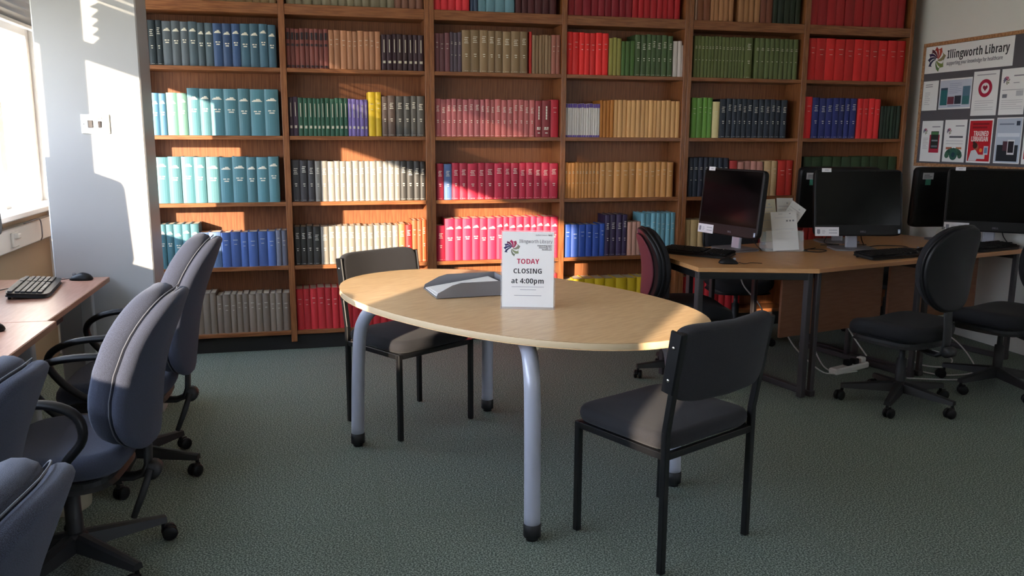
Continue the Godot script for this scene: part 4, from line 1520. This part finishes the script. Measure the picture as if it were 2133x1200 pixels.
func build_cables() -> void:
	var t := thing("power_strip", "white power strip on the floor under the straight beech desk", "power strip", Vector3(4.22, 0.0, 1.28), 0.35)
	var g := Geo.new()
	g.box(Vector3(0.34, 0.04, 0.06), Vector3(0, 0.02, 0), 0.008)
	part("strip_body", g, M.white_plastic, t)
	for k in 3:
		g = Geo.new()
		g.box(Vector3(0.045, 0.035, 0.045), Vector3(-0.02 + k * 0.07, 0.057, 0), 0.006)
		part("plug", g, M.black_plastic if k < 2 else M.white_plastic, t)
	var runs := [
		["white cable hanging down behind the end table leg", [Vector3(3.54, 0.71, 1.05), Vector3(3.56, 0.55, 1.08), Vector3(3.66, 0.42, 1.12), Vector3(3.72, 0.30, 1.13)]],
		["white cable curving down to the floor left of the power strip", [Vector3(3.70, 0.36, 1.3), Vector3(3.78, 0.20, 1.34), Vector3(3.94, 0.05, 1.38), Vector3(4.08, 0.006, 1.34), Vector3(4.25, 0.006, 1.32)]],
		["white cable hanging straight beside the power strip", [Vector3(3.97, 0.36, 1.22), Vector3(3.97, 0.20, 1.24), Vector3(4.02, 0.06, 1.28), Vector3(4.08, 0.008, 1.30)]],
		["grey cable running slanting into the power strip plugs", [Vector3(4.20, 0.36, 1.15), Vector3(4.28, 0.20, 1.22), Vector3(4.34, 0.09, 1.28)]],
		["big looped white cable lying under the right desk", [Vector3(4.62, 0.012, 1.42), Vector3(4.72, 0.008, 1.52), Vector3(4.95, 0.008, 1.50), Vector3(5.10, 0.04, 1.30), Vector3(5.12, 0.12, 1.12), Vector3(5.0, 0.20, 1.02), Vector3(4.85, 0.20, 1.02), Vector3(4.74, 0.13, 1.10)]],
		["white cable stretched flat along the floor at the right", [Vector3(4.45, 0.006, 1.52), Vector3(4.75, 0.006, 1.62), Vector3(5.05, 0.006, 1.58), Vector3(5.2, 0.006, 1.48)]],
		["small white cable coil under the right desk", [Vector3(4.70, 0.05, 1.25), Vector3(4.80, 0.07, 1.17), Vector3(4.94, 0.06, 1.18), Vector3(4.98, 0.03, 1.28), Vector3(4.86, 0.01, 1.36), Vector3(4.72, 0.02, 1.33), Vector3(4.66, 0.05, 1.26)]]]
	for r in runs:
		g = Geo.new()
		g.tube(curve(r[1], 7), 0.0045, 7)
		tag(part("cable_run", g, M.cable_white, self), r[0], "cable")
	g = Geo.new()
	g.tube(curve([Vector3(3.98, ty_desk(), 1.10), Vector3(4.05, ty_desk(), 1.02), Vector3(4.12, ty_desk(), 1.10), Vector3(4.03, ty_desk(), 1.16), Vector3(3.97, ty_desk(), 1.08), Vector3(4.12, ty_desk(), 0.98)], 7), 0.003, 6)
	tag(part("cable_run", g, M.soft_black, self), "tangled black cable on the desk beside the leaflet holder", "cable")
	g = Geo.new()
	g.tube(curve([Vector3(4.50, ty_desk(), 1.0), Vector3(4.62, ty_desk(), 0.96), Vector3(4.75, ty_desk(), 1.02), Vector3(4.72, ty_desk(), 1.12), Vector3(4.80, ty_desk(), 1.16), Vector3(4.90, ty_desk(), 1.08)], 7), 0.003, 6)
	tag(part("cable_run", g, M.soft_black, self), "loose black cable on the desk right of the centre monitor", "cable")


func ty_desk() -> float:
	return 0.7436


func build_right_chairs() -> void:
	var d := {"group": "black office chairs round the beech desks", "fabric": M.fabric_black, "shell": M.black_plastic, "piping": M.black_plastic, "piping_r": 0.009, "back_h": 0.44, "back_w": 0.42, "lean": 0.10, "seat_y": 0.475, "lever": false, "wing": 0.02, "square": 2.5, "front_t": 0.05, "rear_t": 0.03, "head": 0.92, "foot": 0.86}
	d.at = Vector3(4.07, 0, 1.93)
	d.turn = atan2(-0.28, -0.96)
	d.spin = 0.75
	d.back_lift = 0.05
	office_chair("black office chair in front of the centre monitor, seen from behind", d)
	d.at = Vector3(4.83, 0, 1.80)
	d.turn = atan2(-0.28, -0.96)
	d.spin = 0.2
	office_chair("black office chair cut off by the right frame edge", d)
	d.at = Vector3(3.14, 0, 1.20)
	d.back_lift = -0.05
	d.turn = atan2(0.985, 0.17)
	d.spin = 0.65
	d.inset = M.fabric_maroon
	d.back_h = 0.45
	office_chair("black office chair with maroon back panel at the angled end table", d)
	d.erase("inset")
	d.at = Vector3(5.17, 0, 0.36)
	d.turn = 0.1
	d.back_lift = 0.0
	d.back_h = 0.42
	office_chair("black office chair tucked behind the desks below the notice board", d)
	d.at = Vector3(3.93, 0, 0.33)
	d.turn = -0.2
	d.back_h = 0.36
	office_chair("black office chair behind the angled end table, against the bookcases", d)


# ------------------------------------------------------------------ notice board
func pinned(label: String, category: String, z0: float, z1: float, y0: float, y1: float, m: Material) -> Array:
	var w := z1 - z0
	var h := y1 - y0
	var t := thing("notice" if category == "notice" else category.replace(" ", "_"), label, category, Vector3(XR - 0.0235, (y0 + y1) / 2, (z0 + z1) / 2), -PI / 2)
	var g := Geo.new()
	g.box(Vector3(w, h, 0.0016), Vector3.ZERO, 0.0003)
	part("sheet", g, m, t)
	return [t, w, h]


func disc(g: Geo, c: Vector2, r: float, color: String, z: float, n := 24) -> void:
	g.col = Color(color).srgb_to_linear()
	var poly := PackedVector2Array()
	for k in n:
		poly.append(c + Vector2(cos(TAU * k / n), sin(TAU * k / n)) * r)
	g.plate(poly, 0.0, 0.0004, 0.0001, Transform3D(Basis(Vector3.RIGHT, -PI / 2), Vector3(0, 0, z + 0.0004)))


func flat_poly(g: Geo, pts: Array, color: String, z: float) -> void:
	g.col = Color(color).srgb_to_linear()
	g.plate(PackedVector2Array(pts), 0.0, 0.0004, 0.0001, Transform3D(Basis(Vector3.RIGHT, -PI / 2), Vector3(0, 0, z + 0.0004)))


func build_notice_board() -> void:
	# scaled about the camera from the measured plane x = 5.49 to the wall
	var k := (XR - 0.0235 - 0.9515) / (5.49 - 0.9515)
	var Z := func(z: float) -> float: return 5.752 - (5.752 - z) * k
	var Y := func(y: float) -> float: return 1.4422 - (1.4422 - y) * k
	var y0: float = Y.call(1.235)
	var y1: float = Y.call(2.14)
	var z0: float = Z.call(0.126)
	var z1 := z0 + 1.28
	var t := thing("notice_board", "grey felt notice board in a wooden frame on the right wall", "notice board", Vector3(XR - 0.001, (y0 + y1) / 2, (z0 + z1) / 2), -PI / 2)
	var w := z1 - z0
	var h := y1 - y0
	var g := Geo.new()
	g.box(Vector3(w - 0.03, h - 0.03, 0.018), Vector3(0, 0, 0.0095), 0.001)
	part("felt_panel", g, M.felt, t)
	for s in [-1.0, 1.0]:
		g = Geo.new()
		g.box(Vector3(0.026, h, 0.024), Vector3(s * (w / 2 - 0.013), 0, 0.0125), 0.002)
		part("frame_rail", g, M.board_wood, t)
		g = Geo.new()
		g.box(Vector3(w - 0.052, 0.026, 0.024), Vector3(0, s * (h / 2 - 0.013), 0.0125), 0.002)
		part("frame_rail", g, M.board_wood, t)
	var p: Array
	var o: Node3D
	p = pinned("white banner reading Illingworth Library at the top of the notice board", "banner", Z.call(0.156), Z.call(0.98), Y.call(1.918), Y.call(2.112), M.paper)
	o = p[0]
	arrow_wheel(o, Vector3(-0.30, 0.0, 0.0011), 0.19, ["24244c", "28244c", "3a2450", "5c2030", "a03028", "b8503c", "8c8460", "80904c", "5c7c48"])
	words("Illingworth Library", 0.080, M.ink_black, o, Vector3(-0.195, 0.026, 0.0012), HORIZONTAL_ALIGNMENT_LEFT, true, "lettering", 0.80)
	words("supporting your knowledge for healthcare", 0.036, M.ink_grey, o, Vector3(-0.195, -0.038, 0.0012), HORIZONTAL_ALIGNMENT_LEFT, true, "lettering", 0.72)
	p = pinned("white sheet of small print at the left of the notice board", "notice", Z.call(0.160), Z.call(0.318), Y.call(1.648), Y.call(1.863), M.paper)
	o = p[0]
	g = Geo.new(true)
	bars(g, -0.055, 0.02, 0.06, 0.09, 2, "88868e", 0.35)
	bars(g, -0.055, 0.0, -0.07, 0.03, 7, "a8a6ac", 0.22)
	part("print", g, M.print, o).position.z = 0.0009
	p = pinned("landscape notice with teal side panels on the notice board", "notice", Z.call(0.335), Z.call(0.645), Y.call(1.652), Y.call(1.868), M.paper)
	o = p[0]
	g = Geo.new(true)
	print_rects(g, [[-0.155, -0.1, 0.155, 0.1, "c4cad8"], [-0.145, -0.08, -0.075, 0.045, "2c6c70", 0.0003], [0.075, -0.08, 0.145, 0.03, "3c7478", 0.0003], [-0.145, 0.03, -0.075, 0.046, "3c4c60", 0.0005], [0.075, -0.02, 0.145, 0.05, "58788c", 0.0004], [-0.07, -0.075, -0.005, -0.02, "703848", 0.0003], [0.0, -0.075, 0.065, -0.015, "2c3440", 0.0003], [-0.065, -0.09, 0.065, -0.083, "8c98b0", 0.0003]])
	bars(g, -0.06, 0.06, 0.0, 0.08, 6, "98a2bc", 0.25)
	part("print", g, M.print, o).position.z = 0.0009
	p = pinned("white notice with a red ring and heart on the notice board", "notice", Z.call(0.655), Z.call(0.882), Y.call(1.60), Y.call(1.90), M.paper)
	o = p[0]
	g = Geo.new(true)
	disc(g, Vector2(0.0, 0.035), 0.062, "b02040", 0.0003, 32)
	disc(g, Vector2(0.0, 0.035), 0.037, "ece8e8", 0.0006, 28)
	var heart := []
	for i in 24:
		var a := TAU * i / 24.0
		heart.append(Vector2(16.0 * pow(sin(a), 3.0), 13.0 * cos(a) - 5.0 * cos(2 * a) - 2.0 * cos(3 * a) - cos(4 * a)) * 0.0014 + Vector2(0, 0.037))
	flat_poly(g, heart, "8c1c38", 0.0009)
	bars(g, -0.085, 0.085, 0.12, 0.135, 1, "a09ea6", 0.4)
	bars(g, -0.085, 0.085, -0.12, -0.045, 5, "bcbac0", 0.2)
	part("print", g, M.print, o).position.z = 0.0009
	p = pinned("white notice with a small arrow emblem at the right frame edge", "notice", Z.call(0.902), Z.call(1.11), Y.call(1.60), Y.call(1.90), M.paper)
	o = p[0]
	arrow_wheel(o, Vector3(-0.06, 0.075, 0.0011), 0.06, WHEEL)
	g = Geo.new(true)
	print_rects(g, [[0.0, 0.10, 0.095, 0.108, "88868e"], [0.0, 0.055, 0.05, 0.06, "9a98a0"], [-0.09, 0.01, 0.09, 0.014, "a8a6ac"], [0.03, -0.03, 0.09, 0.005, "c0bec4"], [-0.085, -0.04, -0.045, -0.015, "808088"]])
	bars(g, -0.09, 0.09, -0.12, -0.05, 5, "bcbac0", 0.2)
	part("print", g, M.print, o).position.z = 0.0009
	p = pinned("white notice showing a dark phone, bottom left of the notice board", "notice", Z.call(0.186), Z.call(0.402), Y.call(1.272), Y.call(1.572), M.paper)
	o = p[0]
	arrow_wheel(o, Vector3(-0.07, 0.075, 0.0011), 0.05, WHEEL)
	g = Geo.new(true)
	print_rects(g, [[0.0, 0.105, 0.085, 0.112, "88868e"], [-0.02, -0.085, 0.085, 0.05, "b02840"], [-0.005, -0.055, 0.075, 0.075, "28302c", 0.0004], [0.0, 0.05, 0.07, 0.07, "4c7c50", 0.0006], [0.005, 0.0, 0.068, 0.012, "8a949c", 0.0006], [0.005, -0.045, 0.068, -0.03, "6a747c", 0.0006]])
	bars(g, -0.09, -0.035, -0.06, 0.03, 8, "b4b2b8", 0.25)
	part("print", g, M.print, o).position.z = 0.0009
	p = pinned("white notice with a green rosette picture, bottom row of the notice board", "notice", Z.call(0.422), Z.call(0.636), Y.call(1.276), Y.call(1.576), M.paper)
	o = p[0]
	arrow_wheel(o, Vector3(-0.06, 0.07, 0.0011), 0.05, WHEEL)
	g = Geo.new(true)
	print_rects(g, [[0.0, 0.105, 0.085, 0.112, "88868e"], [-0.055, 0.022, 0.08, 0.036, "66646c"], [-0.08, -0.062, -0.02, -0.045, "b06048"], [0.02, -0.06, 0.075, -0.045, "c07850"]])
	bars(g, -0.085, 0.085, -0.03, 0.01, 2, "bcbac0", 0.2)
	for i in 11:
		var a := PI * i / 10.0
		disc(g, Vector2(cos(a) * 0.065, -0.105 + sin(a) * 0.033), 0.022, ["2c5444", "3c6450", "24483c"][i % 3], 0.0004 + 0.00005 * i, 14)
	disc(g, Vector2(0, -0.1), 0.04, "2c5c50", 0.0011, 20)
	disc(g, Vector2(0, -0.1), 0.018, "1c3c48", 0.0015, 16)
	part("print", g, M.print, o).position.z = 0.0009
	p = pinned("red poster reading TRAINED LIBRARIAN on the notice board", "poster", Z.call(0.656), Z.call(0.874), Y.call(1.277), Y.call(1.577), M.paper)
	o = p[0]
	g = Geo.new(true)
	print_rects(g, [[-0.102, -0.142, 0.102, 0.142, "c41c28"], [-0.075, 0.112, 0.075, 0.126, "8c1020", 0.0003], [-0.075, 0.088, 0.06, 0.102, "8c1020", 0.0003], [-0.02, -0.125, 0.06, -0.095, "d8c8c0", 0.0003], [0.045, -0.095, 0.085, -0.035, "c8d0d8", 0.0004], [0.052, -0.085, 0.078, -0.045, "6c8cb0", 0.0006]])
	flat_poly(g, [Vector2(-0.09, -0.14), Vector2(-0.07, -0.07), Vector2(-0.03, -0.06), Vector2(0.0, -0.095), Vector2(0.05, -0.11), Vector2(0.05, -0.125), Vector2(-0.01, -0.125), Vector2(-0.02, -0.14)], "d0d4d8", 0.0007)
	disc(g, Vector2(-0.025, -0.042), 0.022, "a05c44", 0.0010, 18)
	disc(g, Vector2(-0.036, -0.032), 0.022, "3c2018", 0.0013, 18)
	disc(g, Vector2(-0.048, -0.012), 0.011, "3c2018", 0.0014, 14)
	disc(g, Vector2(0.02, -0.065), 0.014, "e08838", 0.0010, 16)
	part("print", g, M.print, o).position.z = 0.0009
	words("TRAINED", 0.048, M.ink_white, o, Vector3(0.008, 0.052, 0.0018), HORIZONTAL_ALIGNMENT_CENTER, true, "lettering", 0.68)
	words("LIBRARIAN", 0.048, M.ink_white, o, Vector3(-0.002, 0.014, 0.0018), HORIZONTAL_ALIGNMENT_CENTER, true, "lettering", 0.62)
	p = pinned("pale blue notice picturing phones, bottom right of the notice board", "notice", Z.call(0.902), Z.call(1.118), Y.call(1.28), Y.call(1.583), M.paper)
	o = p[0]
	g = Geo.new(true)
	print_rects(g, [[-0.105, -0.148, 0.105, 0.148, "b8c2d2"], [0.06, 0.10, 0.09, 0.13, "30384c", 0.0003], [-0.085, 0.105, 0.04, 0.115, "7c869c", 0.0003], [-0.095, 0.025, 0.095, 0.05, "dce2ec", 0.0003], [-0.09, -0.14, 0.09, -0.03, "20222c", 0.0003], [-0.04, -0.07, 0.0, -0.005, "50303c", 0.0005], [0.0, -0.095, 0.06, 0.005, "e4e4e8", 0.0006], [0.006, -0.082, 0.054, -0.005, "201c24", 0.0008]])
	part("print", g, M.print, o).position.z = 0.0009
	p = pinned("white notice with red print cut off by the right frame edge", "notice", Z.call(1.135), Z.call(1.30), Y.call(1.28), Y.call(1.58), M.paper)
	o = p[0]
	g = Geo.new(true)
	print_rects(g, [[-0.07, -0.12, 0.07, -0.06, "b83040"], [-0.07, 0.02, 0.07, 0.04, "c0bec4"], [-0.07, -0.05, 0.05, -0.03, "c86070"]])
	part("print", g, M.print, o).position.z = 0.0009
